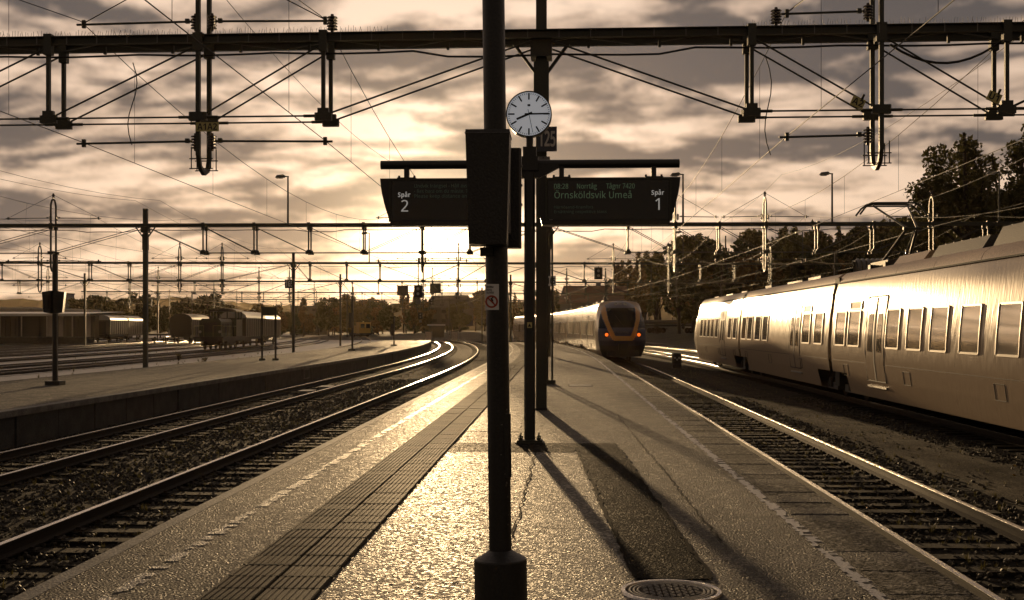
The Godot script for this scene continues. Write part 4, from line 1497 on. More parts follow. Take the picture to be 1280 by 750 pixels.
func bogie(train: Node3D, at: Transform3D) -> void:
	var b := MB.new()
	b.box(Vector3(0, 0.5, 0), Vector3(2.3, 0.22, 2.9))
	for s in [-1.0, 1.0]:
		b.bar(Vector3(1.12 * s, 0.62, -1.7), Vector3(1.12 * s, 0.62, 1.7), 0.14, 0.2)
		for z in [-1.25, 1.25]:
			b.cbox(Vector3(1.2 * s, 0.46, z), Vector3(0.22, 0.3, 0.36), 0.05)
			b.tube(Vector3(1.2 * s, 0.62, z + 0.3), Vector3(1.2 * s, 0.95, z + 0.3), 0.09, 8)
		b.tube(Vector3(1.26 * s, 0.55, -0.5), Vector3(1.26 * s, 0.85, 0.5), 0.07, 8)
	var o := obj("bogie", b, M.rail_side, train)
	o.transform = at
	for z in [-1.25, 1.25]:
		var w := MB.new()
		for s in [-0.75, 0.75]:
			w.lathe([Vector2(0.0, -0.07), Vector2(0.42, -0.07), Vector2(0.42, 0.07), Vector2(0.0, 0.07)], Transform3D(Basis(Vector3(0, 0, 1), PI / 2), Vector3(s, 0.42, z)), 20)
		w.tube(Vector3(-0.75, 0.42, z), Vector3(0.75, 0.42, z), 0.08, 8)
		obj("wheel_set", w, M.rail_side, o)


func nose_row(y: float) -> Array:   # half width of the front face, how far forward it stands
	var tab := [[0.32, 1.22, 2.70], [0.8, 1.42, 2.92], [1.35, 1.52, 3.0], [1.9, 1.52, 2.84], [2.6, 1.46, 2.36], [3.2, 1.28, 1.74], [3.5, 1.08, 1.34], [3.7, 0.86, 1.0], [3.84, 0.58, 0.66], [3.92, 0.25, 0.30]]
	for i in tab.size() - 1:
		if y <= tab[i + 1][0] + 1e-4:
			var u: float = (y - tab[i][0]) / (tab[i + 1][0] - tab[i][0])
			return [lerpf(tab[i][1], tab[i + 1][1], u), lerpf(tab[i][2], tab[i + 1][2], u)]
	return [0.25, 0.3]


func table(tab: Array, y: float) -> float:
	if y <= tab[0][0]:
		return tab[0][1]
	for i in tab.size() - 1:
		if y <= tab[i + 1][0]:
			return lerpf(tab[i][1], tab[i + 1][1], (y - tab[i][0]) / (tab[i + 1][0] - tab[i][0]))
	return tab[-1][1]


func nose(c: Node3D) -> void:
	var parts := {"blue_front": MB.new(), "yellow_band": MB.new(), "windscreen": MB.new(), "side_glass": MB.new(), "skirt": MB.new(), "nose_side": MB.new()}
	var ny := 60
	var nx := 56
	var pt := func(i: int, j: int) -> Vector3:
		var y := lerpf(0.32, 3.92, float(i) / ny)
		var r := nose_row(y)
		var t := lerpf(-1.0, 1.0, float(j) / nx)
		return Vector3(t * r[0], y, r[1] - 0.72 * pow(absf(t), 2.6) * minf(1.0, r[1]))
	var nrm := func(i: int, j: int) -> Vector3:
		var a: Vector3 = pt.call(mini(i + 1, ny), j) - pt.call(maxi(i - 1, 0), j)
		var b: Vector3 = pt.call(i, mini(j + 1, nx)) - pt.call(i, maxi(j - 1, 0))
		var k := b.cross(a).normalized()
		return k if k.z >= 0.0 else -k
	var P := []
	var N := []
	for i in ny + 1:
		var rp := PackedVector3Array()
		var rn := PackedVector3Array()
		for j in nx + 1:
			rp.append(pt.call(i, j))
			rn.append(nrm.call(i, j))
		P.append(rp)
		N.append(rn)
	for i in ny:
		for j in nx:
			var m: Vector3 = (P[i][j] + P[i + 1][j + 1]) * 0.5
			var ax := absf(m.x)
			var y := m.y
			var outer := table([[1.36, 0.55], [1.42, 0.68], [1.95, 0.92], [2.76, 1.20], [3.58, 1.30]], y)
			var inner := table([[1.62, 0.0], [1.66, 0.50], [1.95, 0.62], [2.3, 0.76], [2.76, 0.90], [3.58, 0.97]], y)
			var kind := "blue_front"
			if y < 1.02:
				kind = "skirt"
			elif y > 1.36 and y < 3.62 and ax < outer and ax > inner:
				kind = "yellow_band"
			elif y > 2.18 and y < 3.46 and ax < inner - 0.02:
				kind = "windscreen"
			elif y > 2.1 and y < 3.15 and ax > outer + 0.05:
				kind = "side_glass"
			var b: MB = parts[kind]
			b.tris(P[i][j], P[i][j + 1], P[i + 1][j + 1], N[i][j], N[i][j + 1], N[i + 1][j + 1])
			b.tris(P[i][j], P[i + 1][j + 1], P[i + 1][j], N[i][j], N[i + 1][j + 1], N[i + 1][j])
	for s in [-1.0, 1.0]:
		var rows := []
		for i in ny + 1:
			var e: Vector3 = P[i][nx] if s > 0.0 else P[i][0]
			var row := PackedVector3Array()
			for k in 9:
				var u := k / 8.0
				row.append(Vector3(lerpf(absf(e.x), half_width(e.y), sin(u * PI * 0.5)) * s, e.y, e.z * (1.0 - u)))
			rows.append(row)
		parts.nose_side.sheet(rows, Vector3(s, 0, 0))
	var mats := {"blue_front": M.train_blue, "yellow_band": M.train_yellow, "windscreen": M.windscreen, "side_glass": M.window, "skirt": M.train_dark, "nose_side": M.train_body}
	for k in parts:
		obj(k, parts[k], mats[k], c)
	for s in [-1.0, 1.0]:
		var f := Transform3D(Basis(Vector3.RIGHT, PI / 2 - 0.1), Vector3(1.02 * s, 1.72, 2.66))
		obj("lamp_housing", MB.new().lathe([Vector2(0.19, -0.1), Vector2(0.19, 0.03), Vector2(0.13, 0.05), Vector2(0.13, 0.0)], f, 16), M.rubber, c)
		obj("tail_lamp", MB.new().lathe([Vector2(0.11, 0.02), Vector2(0.09, 0.05), Vector2(0.0, 0.06)], f, 14), M.lamp_red, c)
		var o := OmniLight3D.new()
		o.name = "lamp_light"
		o.light_color = Color(1.0, 0.45, 0.14)
		o.light_energy = 0.015
		o.light_size = 0.08
		o.omni_range = 20.0
		o.shadow_enabled = true
		o.position = Vector3(1.02 * s, 1.72, 2.86)
		c.add_child(o, true)
	for k in 3:
		var f := Transform3D(Basis(Vector3.RIGHT, PI / 2 - 0.75), Vector3(-0.3 + 0.3 * k, 3.70, 1.02))
		obj("headlight", MB.new().lathe([Vector2(0.115, -0.06), Vector2(0.115, 0.03), Vector2(0.09, 0.03), Vector2(0.07, 0.0), Vector2(0.0, -0.01)], f, 14), M.lens, c)
	obj("wiper", MB.new().tube(Vector3(0.05, 2.25, 2.66), Vector3(-0.45, 3.0, 2.06), 0.02, 5), M.rubber, c)
	var cp := MB.new()
	cp.box(Vector3(0, 0.95, 3.0), Vector3(0.6, 0.4, 0.3))
	cp.box(Vector3(0, 0.55, 2.75), Vector3(2.0, 0.35, 0.3))
	obj("coupler", cp, M.train_dark, c)
	letters("norrtåg", 0.12, M.galv, c, Vector3(0, 1.9, 2.86), HORIZONTAL_ALIGNMENT_CENTER, false, 0.7)


func make_trains() -> void:
	# the long pale train on the right; its nose is at the far end
	var t := thing("passenger_train", "long pale passenger train standing on the right with its pantograph raised", "train", Vector3(9.95, RAIL_TOP, 0))
	var a := carriage(t, Transform3D(Basis.IDENTITY, Vector3(0, 0, -18.1)), 18.0, -1.0, [[3.37, 4.5], [5.42, 6.55], [7.36, 8.5], [9.14, 10.26], [10.92, 12.05], [14.68, 15.94], [16.3, 17.5], [1.5, 2.65]], [[12.2, 14.0]], [[14.68, 15.94]])
	carriage(t, Transform3D(Basis.IDENTITY, Vector3(0, 0, 0.4)), 18.2, -1.0, [[11.0, 12.1], [12.9, 14.0], [14.8, 15.9], [16.3, 17.4]], [], [])
	var b := carriage(t, Transform3D(Basis.IDENTITY, Vector3(0, 0, -36.5)), 17.6, -1.0, [[0.85, 2.0], [2.7, 3.9], [10.5, 11.7], [12.2, 13.5], [14.3, 15.5], [15.9, 17.1]], [[4.3, 6.1]], [[2.7, 3.9]])
	var turned := Basis(Vector3.UP, PI)
	var c := carriage(t, Transform3D(turned, Vector3(0, 0, -70.6)), 16.1, 1.0, [[1.4, 2.6], [3.0, 4.2], [4.6, 5.8], [6.2, 7.4], [7.9, 9.1], [12.6, 13.8], [14.3, 15.4]], [[9.8, 11.5]], [], 0.0)
	nose(c)
	for z in [-17.9, -36.3, -54.3]:
		obj("bellows", MB.new().box(Vector3(0, 2.05, z), Vector3(2.75, 3.3, 0.55)), M.rubber, t)
	for z in [-18.0, -36.3, -54.3]:
		bogie(t, Transform3D(Basis.IDENTITY, Vector3(0, 0, z)))
	bogie(t, Transform3D(Basis.IDENTITY, Vector3(0, 0, -68.0)))
	# roof gear of the nearer carriage
	for q in [[-2.6, 0.40, 3.6, 1.7], [-7.0, 0.30, 3.4, 1.6], [-24.0 + 18.1, 0.0, 0.1, 0.1]]:
		if q[1] < 0.1:
			continue
		var h := MB.new()
		h.prism(PackedVector2Array([Vector2(-q[3] * 0.62, 3.86), Vector2(q[3] * 0.62, 3.86), Vector2(q[3] * 0.5, 3.86 + q[1]), Vector2(-q[3] * 0.5, 3.86 + q[1])]), Transform3D(Basis.IDENTITY, Vector3(0, 0, q[0])), q[2])
		var o := obj("roof_cabinet", h, M.cabinet, a)
		for k in 6:
			obj("rib", MB.new().box(Vector3(0, 3.87 + q[1], q[0] - 0.3 - k * (q[2] - 0.6) / 5.0), Vector3(q[3] * 0.92, 0.03, 0.07)), M.train_dark, o)
	var low := MB.new()
	low.prism(PackedVector2Array([Vector2(-1.0, 3.84), Vector2(0.9, 3.84), Vector2(0.6, 4.1), Vector2(-0.8, 4.1)]), Transform3D(Basis.IDENTITY, Vector3(0, 0, -11.0)), 2.6)
	obj("roof_cabinet", low, M.train_roof, a)
	var pg := obj("pantograph", MB.new().box(Vector3(0, 4.05, -16.2), Vector3(1.3, 0.12, 1.8)).box(Vector3(-0.6, 3.95, -15.4), Vector3(0.25, 0.2, 0.25)).box(Vector3(0.6, 3.95, -15.4), Vector3(0.25, 0.2, 0.25)).box(Vector3(-0.6, 3.95, -17.0), Vector3(0.25, 0.2, 0.25)), M.train_dark, a)
	var arm := MB.new()
	for s in [-1.0, 1.0]:
		arm.tube(Vector3(0.38 * s, 4.1, -16.9), Vector3(0.14 * s, 4.98, -15.2), 0.045, 6)
		arm.tube(Vector3(0.14 * s, 4.98, -15.2), Vector3(0.5 * s, 5.82, -17.3), 0.03, 6)
	arm.tube(Vector3(0.0, 4.1, -16.0), Vector3(0.0, 4.9, -15.0), 0.03, 6)
	arm.tube(Vector3(-0.25, 4.98, -15.2), Vector3(0.25, 4.98, -15.2), 0.05, 6)
	obj("pantograph_arm", arm, M.steel, pg)
	for k in 2:
		var hd := []
		for i in 13:
			var u := i / 6.0 - 1.0
			var drop := 0.0 if absf(u) < 0.62 else pow((absf(u) - 0.62) / 0.38, 1.7) * 0.34
			hd.append(Vector3(u * 0.98, 5.90 - drop, -17.05 - 0.5 * k))
		obj("contact_strip", MB.new().path(hd, 0.03, 6), M.steel, pg)
	obj("head_frame", MB.new().tube(Vector3(-0.55, 5.84, -17.05), Vector3(-0.55, 5.84, -17.55), 0.02, 5).tube(Vector3(0.55, 5.84, -17.05), Vector3(0.55, 5.84, -17.55), 0.02, 5).tube(Vector3(-0.7, 5.82, -17.3), Vector3(0.7, 5.82, -17.3), 0.025, 6), M.steel, pg)
	for k in 3:
		var ib := MB.new()
		insulator(ib, Vector3(-0.5 + 0.4 * k, 4.12, -14.0 - 0.3 * k), Vector3.UP, 0.36, 0.09)
		obj("roof_insulator", ib, M.porcelain, a)
	# a ribbed brake resistor and other gear round the joint
	var rs := MB.new()
	for k in 7:
		rs.lathe([Vector2(0.30, 0.0), Vector2(0.34, 0.03), Vector2(0.34, 0.09), Vector2(0.30, 0.12)], Transform3D(Basis(Vector3(0, 0, 1), PI / 2), Vector3(-0.15 + 0.16 * k, 4.10, -2.0)), 14)
	obj("resistor", rs, M.galv, b)
	obj("roof_cable", MB.new().path([Vector3(-0.5, 3.9, -0.6), Vector3(-0.5, 4.3, -1.0), Vector3(-0.4, 4.35, -1.8), Vector3(-0.2, 4.2, -2.4)], 0.03, 6), M.rubber, b)
	for q in [[-5.0, 0.09, 2.2], [-8.4, 0.07, 3.0], [-14.0, 0.10, 1.6]]:
		obj("roof_cabinet", MB.new().cbox(Vector3(-0.1, 3.88 + q[1] * 0.5, q[0]), Vector3(1.7, q[1], q[2]), 0.1), M.cabinet, b)
	for q in [[-3.0, 0.07, 2.0], [-8.0, 0.08, 2.6], [-13.0, 0.08, 1.8]]:
		obj("roof_cabinet", MB.new().cbox(Vector3(0, 3.88 + q[1] * 0.5, q[0]), Vector3(1.7, q[1], q[2]), 0.1), M.cabinet, c)
	# the train arriving at the end of the platform
	var z0 := 77.0
	var t2 := thing("passenger_train", "passenger train with a blue and yellow front, coming along the curve", "train", Vector3(4.32 - bend(74.0), RAIL_TOP, -74.0), 0.0)
	var inv := t2.transform.affine_inverse()
	var z := z0
	for i in 6:
		var l := 15.6 if i == 0 else 17.6
		var h := heading(z + l * 0.5)
		var at := inv * Transform3D(Basis(Vector3.UP, h), Vector3(4.32 - bend(z), RAIL_TOP, -z))
		var wins := []
		for k in 7:
			if k != 3:
				wins.append([1.6 + k * 2.0, 2.8 + k * 2.0])
		var car := carriage(t2, at, l, -1.0, wins, [[7.4, 9.1]], [], 0.0 if i == 0 else 1.7)
		if i == 0:
			nose(car)
		for q in [[-4.0, 0.16, 2.4], [-9.5, 0.18, 2.0], [-13.0, 0.14, 1.6]]:
			obj("roof_cabinet", MB.new().cbox(Vector3(0, 3.88 + q[1] * 0.5, q[0]), Vector3(1.6, q[1], q[2]), 0.1), M.cabinet, car)
		z += l + 0.35
		obj("bellows", MB.new().box(Vector3(0, 2.05, 0), Vector3(2.7, 3.2, 0.6)), M.rubber, t2).transform = inv * Transform3D(Basis(Vector3.UP, h), Vector3(4.32 - bend(z - 0.17), RAIL_TOP, -(z - 0.17)))
		bogie(t2, inv * Transform3D(Basis(Vector3.UP, h), Vector3(4.32 - bend(z - 0.17), RAIL_TOP, -(z - 0.17))))
	bogie(t2, inv * Transform3D(Basis.IDENTITY, Vector3(4.32 - bend(78.5), RAIL_TOP, -78.5)))


# ------------------------------------------------------------------ wagons, the shunting engine
func wheels(parent: Node3D, zs: Array, r := 0.46) -> void:
	for z in zs:
		var w := MB.new()
		for s in [-0.75, 0.75]:
			w.lathe([Vector2(0.0, -0.07), Vector2(r, -0.07), Vector2(r, 0.07), Vector2(0.0, 0.07)], Transform3D(Basis(Vector3(0, 0, 1), PI / 2), Vector3(s, r, z)), 18)
			w.tube(Vector3(0, r, z), Vector3(s * 1.3, r, z), 0.09, 8)
			w.box(Vector3(s * 1.35, r, z), Vector3(0.2, 0.26, 0.3))
			w.bar(Vector3(s * 1.35, r + 0.22, z - 0.6), Vector3(s * 1.35, r + 0.22, z + 0.6), 0.1, 0.08)
		obj("wheel_set", w, M.rail_side, parent)


func buffers(parent: Node3D, z: float, d: float) -> void:
	for s in [-0.87, 0.87]:
		obj("buffer", MB.new().tube(Vector3(s, 1.05, z), Vector3(s, 1.05, z + d * 0.5), 0.09, 8).lathe([Vector2(0.0, 0.0), Vector2(0.24, 0.0), Vector2(0.24, 0.05), Vector2(0.0, 0.07)], Transform3D(Basis(Vector3.RIGHT, PI / 2 * d), Vector3(s, 1.05, z + d * 0.5)), 14), M.train_dark, parent)


func van(label: String, x: float, z: float, l: float, body: Material, roof: Material, group: String) -> void:
	var t := thing("covered_wagon", label, "wagon", Vector3(x - bend(z), RAIL_TOP, -z), heading(z), group)
	var out := PackedVector2Array([Vector2(-1.35, 1.15), Vector2(1.35, 1.15), Vector2(1.38, 3.2), Vector2(-1.38, 3.2)])
	obj("body", MB.new().prism(out, Transform3D(Basis.IDENTITY, Vector3(0, 0, 0)), l), body, t)
	var rp := PackedVector2Array()
	for i in 9:
		var a := lerpf(0.0, PI, i / 8.0)
		rp.append(Vector2(cos(a) * 1.43, 3.2 + sin(a) * 0.78))
	obj("roof", MB.new().prism(rp, Transform3D(Basis.IDENTITY, Vector3(0, 0, 0.08)), l + 0.16), roof, t)
	obj("frame", MB.new().box(Vector3(0, 1.02, -l * 0.5), Vector3(2.5, 0.26, l)).box(Vector3(0, 0.8, -l * 0.5), Vector3(0.8, 0.5, l * 0.4)), M.train_dark, t)
	var n := int(l / 1.25)
	for i in n + 1:
		for s in [-1.0, 1.0]:
			obj("rib", MB.new().box(Vector3(1.40 * s, 2.2, -l * i / n), Vector3(0.08, 2.0, 0.12)), roof if s > 0.0 else body, t)
	for s in [-1.0, 1.0]:
		obj("rail_bar", MB.new().box(Vector3(1.41 * s, 3.18, -l * 0.5), Vector3(0.07, 0.1, l)), roof, t)
	obj("door", MB.new().box(Vector3(0, 2.1, 0.03), Vector3(1.5, 1.8, 0.05)), M.train_dark, t)
	wheels(t, [-l * 0.16, -l * 0.84] if l < 14.0 else [-1.8, -3.6, -l + 3.6, -l + 1.8])
	buffers(t, 0.0, 1.0)


func make_yard_vehicles() -> void:
	var z := 112.0
	var t := thing("shunting_locomotive", "dark green shunting engine with handrails facing the camera in the yard", "locomotive", Vector3(-31.9 - bend(z), RAIL_TOP, -z), heading(z))
	obj("frame", MB.new().box(Vector3(0, 1.05, -5.6), Vector3(2.9, 0.45, 11.2)).box(Vector3(0, 0.7, -5.6), Vector3(2.2, 0.5, 4.0)), M.train_dark, t)
	var hood := PackedVector2Array([Vector2(-1.05, 1.25), Vector2(1.05, 1.25), Vector2(1.05, 2.75), Vector2(0.8, 3.05), Vector2(-0.8, 3.05), Vector2(-1.05, 2.75)])
	var ho := obj("bonnet", MB.new().prism(hood, Transform3D(Basis.IDENTITY, Vector3(0, 0, -0.9)), 5.6), M.loco_green, t)
	obj("grille", MB.new().box(Vector3(0, 2.2, -0.87), Vector3(1.3, 1.0, 0.05)), M.train_dark, ho)
	for k in 4:
		obj("vent", MB.new().box(Vector3(1.06, 2.1, -1.8 - 1.2 * k), Vector3(0.04, 0.9, 0.8)), M.train_dark, ho)
	obj("exhaust", MB.new().tube(Vector3(0.2, 3.0, -4.0), Vector3(0.2, 3.5, -4.0), 0.16, 10).tube(Vector3(-0.3, 3.0, -2.6), Vector3(-0.3, 3.3, -2.6), 0.2, 10), M.train_dark, ho)
	var cab := MB.new()
	cab.box(Vector3(0, 2.1, -8.0), Vector3(2.8, 1.8, 3.0))
	for s in [-1.0, 1.0]:
		for q in [-6.6, -8.0, -9.4]:
			cab.box(Vector3(1.33 * s, 3.4, q), Vector3(0.14, 0.9, 0.16))
		cab.box(Vector3(0.45 * s, 3.4, -6.58), Vector3(0.1, 0.9, 0.1))
	var co := obj("cab", cab, M.loco_green, t)
	var rp := PackedVector2Array()
	for i in 9:
		var a := lerpf(0.0, PI, i / 8.0)
		rp.append(Vector2(cos(a) * 1.45, 3.82 + sin(a) * 0.34))
	obj("cab_roof", MB.new().prism(rp, Transform3D(Basis.IDENTITY, Vector3(0, 0, -6.3)), 3.4), M.train_dark, co)
	obj("rear_bonnet", MB.new().box(Vector3(0, 2.0, -10.3), Vector3(2.1, 1.5, 1.6)), M.loco_green, t)
	for s in [-1.0, 1.0]:
		var hr := MB.new()
		hr.path([Vector3(1.4 * s, 1.25, -0.15), Vector3(1.4 * s, 2.35, -0.15), Vector3(0.45 * s, 2.35, -0.15), Vector3(0.45 * s, 1.25, -0.15)], 0.03, 5)
		hr.path([Vector3(1.42 * s, 2.3, -0.2), Vector3(1.42 * s, 2.3, -6.4)], 0.03, 5)
		for k in 4:
			hr.tube(Vector3(1.42 * s, 1.25, -1.6 * k - 0.6), Vector3(1.42 * s, 2.3, -1.6 * k - 0.6), 0.025, 5)
		obj("handrail", hr, M.rail_yellow, t)
		obj("headlight", MB.new().lathe([Vector2(0.0, 0.0), Vector2(0.14, 0.0), Vector2(0.14, 0.08), Vector2(0.0, 0.06)], Transform3D(Basis(Vector3.RIGHT, PI / 2), Vector3(0.95 * s, 1.75, -0.85)), 12), M.lens, t)
		obj("step", MB.new().box(Vector3(1.35 * s, 0.6, -0.5), Vector3(0.3, 0.05, 0.5)).box(Vector3(1.35 * s, 0.9, -0.5), Vector3(0.06, 0.7, 0.5)), M.train_dark, t)
	wheels(t, [-2.0, -4.4, -6.8, -9.2], 0.5)
	buffers(t, 0.0, 1.0)
	van("first covered van coupled right behind the green shunting engine", -31.9, 124.1, 12.0, M.wagon, M.wagon_roof, "vans behind the shunting engine")
	van("last van of the shunting engine's train, its roof edge flashing in the sun", -31.9, 137.1, 12.5, M.shed_wall, M.wagon_roof, "vans behind the shunting engine")
	van("dark van half hidden behind the left of the shunting engine", -43.5, 150.0, 13.0, M.train_dark, M.train_dark, "dark wagons in the yard")
	van("lone covered wagon with pale ribbed side standing left of the tall mast", -57.7, 163.0, 10.2, M.shed_wall, M.wagon_roof, "lone covered wagons in the yard")
	van("second half of the lone covered wagon pair, farther from the camera", -57.7, 174.2, 10.2, M.shed_wall, M.wagon_roof, "lone covered wagons in the yard")
	# low flat wagon beside the dark van
	var fl := thing("flat_wagon", "low dark flat wagon left of the dark van in the yard", "wagon", Vector3(-48.0 - bend(156.0), RAIL_TOP, -156.0), heading(156.0))
	obj("deck", MB.new().box(Vector3(0, 1.2, -5), Vector3(2.6, 0.25, 10)), M.train_dark, fl)
	for k in 5:
		obj("stake", MB.new().box(Vector3(1.3, 1.7, -1.0 - 2.0 * k), Vector3(0.1, 0.9, 0.1)), M.train_dark, fl)
	wheels(fl, [-2.0, -8.0])
	# flat wagons loaded with logs on the bank between the trains
	for q in [[Vector3(17.5, 0.75, -176.0), "log wagon seen between the two trains, nearer the arriving train"], [Vector3(27.5, 0.9, -181.0), "log wagon seen between the two trains, behind the pale train's nose"]]:
		var w := thing("log_wagon", q[1], "wagon", q[0], 1.1, "log wagons on the bank")
		obj("deck", MB.new().box(Vector3(0, 1.15, 0), Vector3(2.5, 0.3, 10.4)), M.train_dark, w)
		for k in 6:
			obj("stake", MB.new().box(Vector3(1.2, 1.8, -4.6 + 1.85 * k), Vector3(0.1, 1.2, 0.1)), M.train_dark, w)
		for k in 7:
			obj("log", MB.new().tube(Vector3(-1.0 + 0.33 * k, 1.55 + 0.25 * (k % 2), -5.0), Vector3(-1.0 + 0.33 * k, 1.55 + 0.25 * (k % 2), 5.0), 0.19, 8), M.wagon, w)
		wheels(w, [-3.8, -2.2, 2.2, 3.8], 0.42)
	# the yellow work vehicle beyond the opposite platform
	var y := thing("work_vehicle", "small yellow rail work vehicle beyond the end of the opposite platform", "rail vehicle", Vector3(-41.0, -0.6, -246.0), 0.5)
	obj("frame", MB.new().box(Vector3(0, 0.8, -2.5), Vector3(2.5, 0.4, 6.5)), M.train_dark, y)
	obj("cab", MB.new().cbox(Vector3(0, 2.1, -0.9), Vector3(2.5, 2.4, 2.6), 0.2), M.work_yellow, y)
	obj("engine_box", MB.new().cbox(Vector3(0, 1.8, -3.9), Vector3(2.3, 1.6, 3.0), 0.15), M.work_yellow, y)
	for k in 2:
		obj("window", MB.new().box(Vector3(-0.6 + 1.2 * k, 2.5, 0.42), Vector3(0.9, 0.9, 0.05)), M.window, y)
	obj("beacon", MB.new().tube(Vector3(0, 3.3, -0.9), Vector3(0, 3.55, -0.9), 0.15, 8), M.sign_yellow, y)
	wheels(y, [-0.6, -4.6])


# ------------------------------------------------------------------ things on the platforms
func board(at: Vector3, mirror: float, label: String) -> Node3D:
	var t := thing("departure_board", label, "departure board", at, 0.0, "departure boards on the clock post")
	# casing: straight towards the post, bowed and slanting at the outer end
	var out := PackedVector2Array()
	for i in 7:
		var u := i / 6.0
		out.append(Vector2((0.985 - 0.16 * pow(u, 1.6)) * mirror, 0.335 - 0.67 * u))
	for i in 7:
		var u := i / 6.0
		out.append(Vector2((-0.97 - 0.05 * sin(u * PI)) * mirror, -0.335 + 0.67 * u))
	obj("casing", MB.new().prism(out, Transform3D(Basis.IDENTITY, Vector3(0, 0, 0.14)), 0.30), M.black_paint, t)
	var fr := MB.new()
	fr.box(Vector3(-0.03 * mirror, 0.318, 0.146), Vector3(1.80, 0.03, 0.02))
	fr.box(Vector3(-0.06 * mirror, -0.31, 0.146), Vector3(1.74, 0.045, 0.02))
	for s in [-1.0, 1.0]:
		fr.box(Vector3(-0.03 * mirror + 0.875 * s, 0.01, 0.146), Vector3(0.03, 0.59, 0.02))
	obj("frame", fr, M.steel, t)
	obj("screen", MB.new().box(Vector3(-0.03 * mirror, 0.015, 0.142), Vector3(1.70, 0.56, 0.008)), M.screen, t)
	for x in [-0.69, 0.62]:
		obj("bracket", MB.new().box(Vector3(x * mirror, 0.43, 0), Vector3(0.07, 0.22, 0.09)).box(Vector3(x * mirror, 0.345, 0), Vector3(0.26, 0.025, 0.16)).box(Vector3(x * mirror - 0.11, 0.37, 0), Vector3(0.03, 0.04, 0.03)).box(Vector3(x * mirror + 0.11, 0.37, 0), Vector3(0.03, 0.04, 0.03)), M.black_paint, t)
	return t


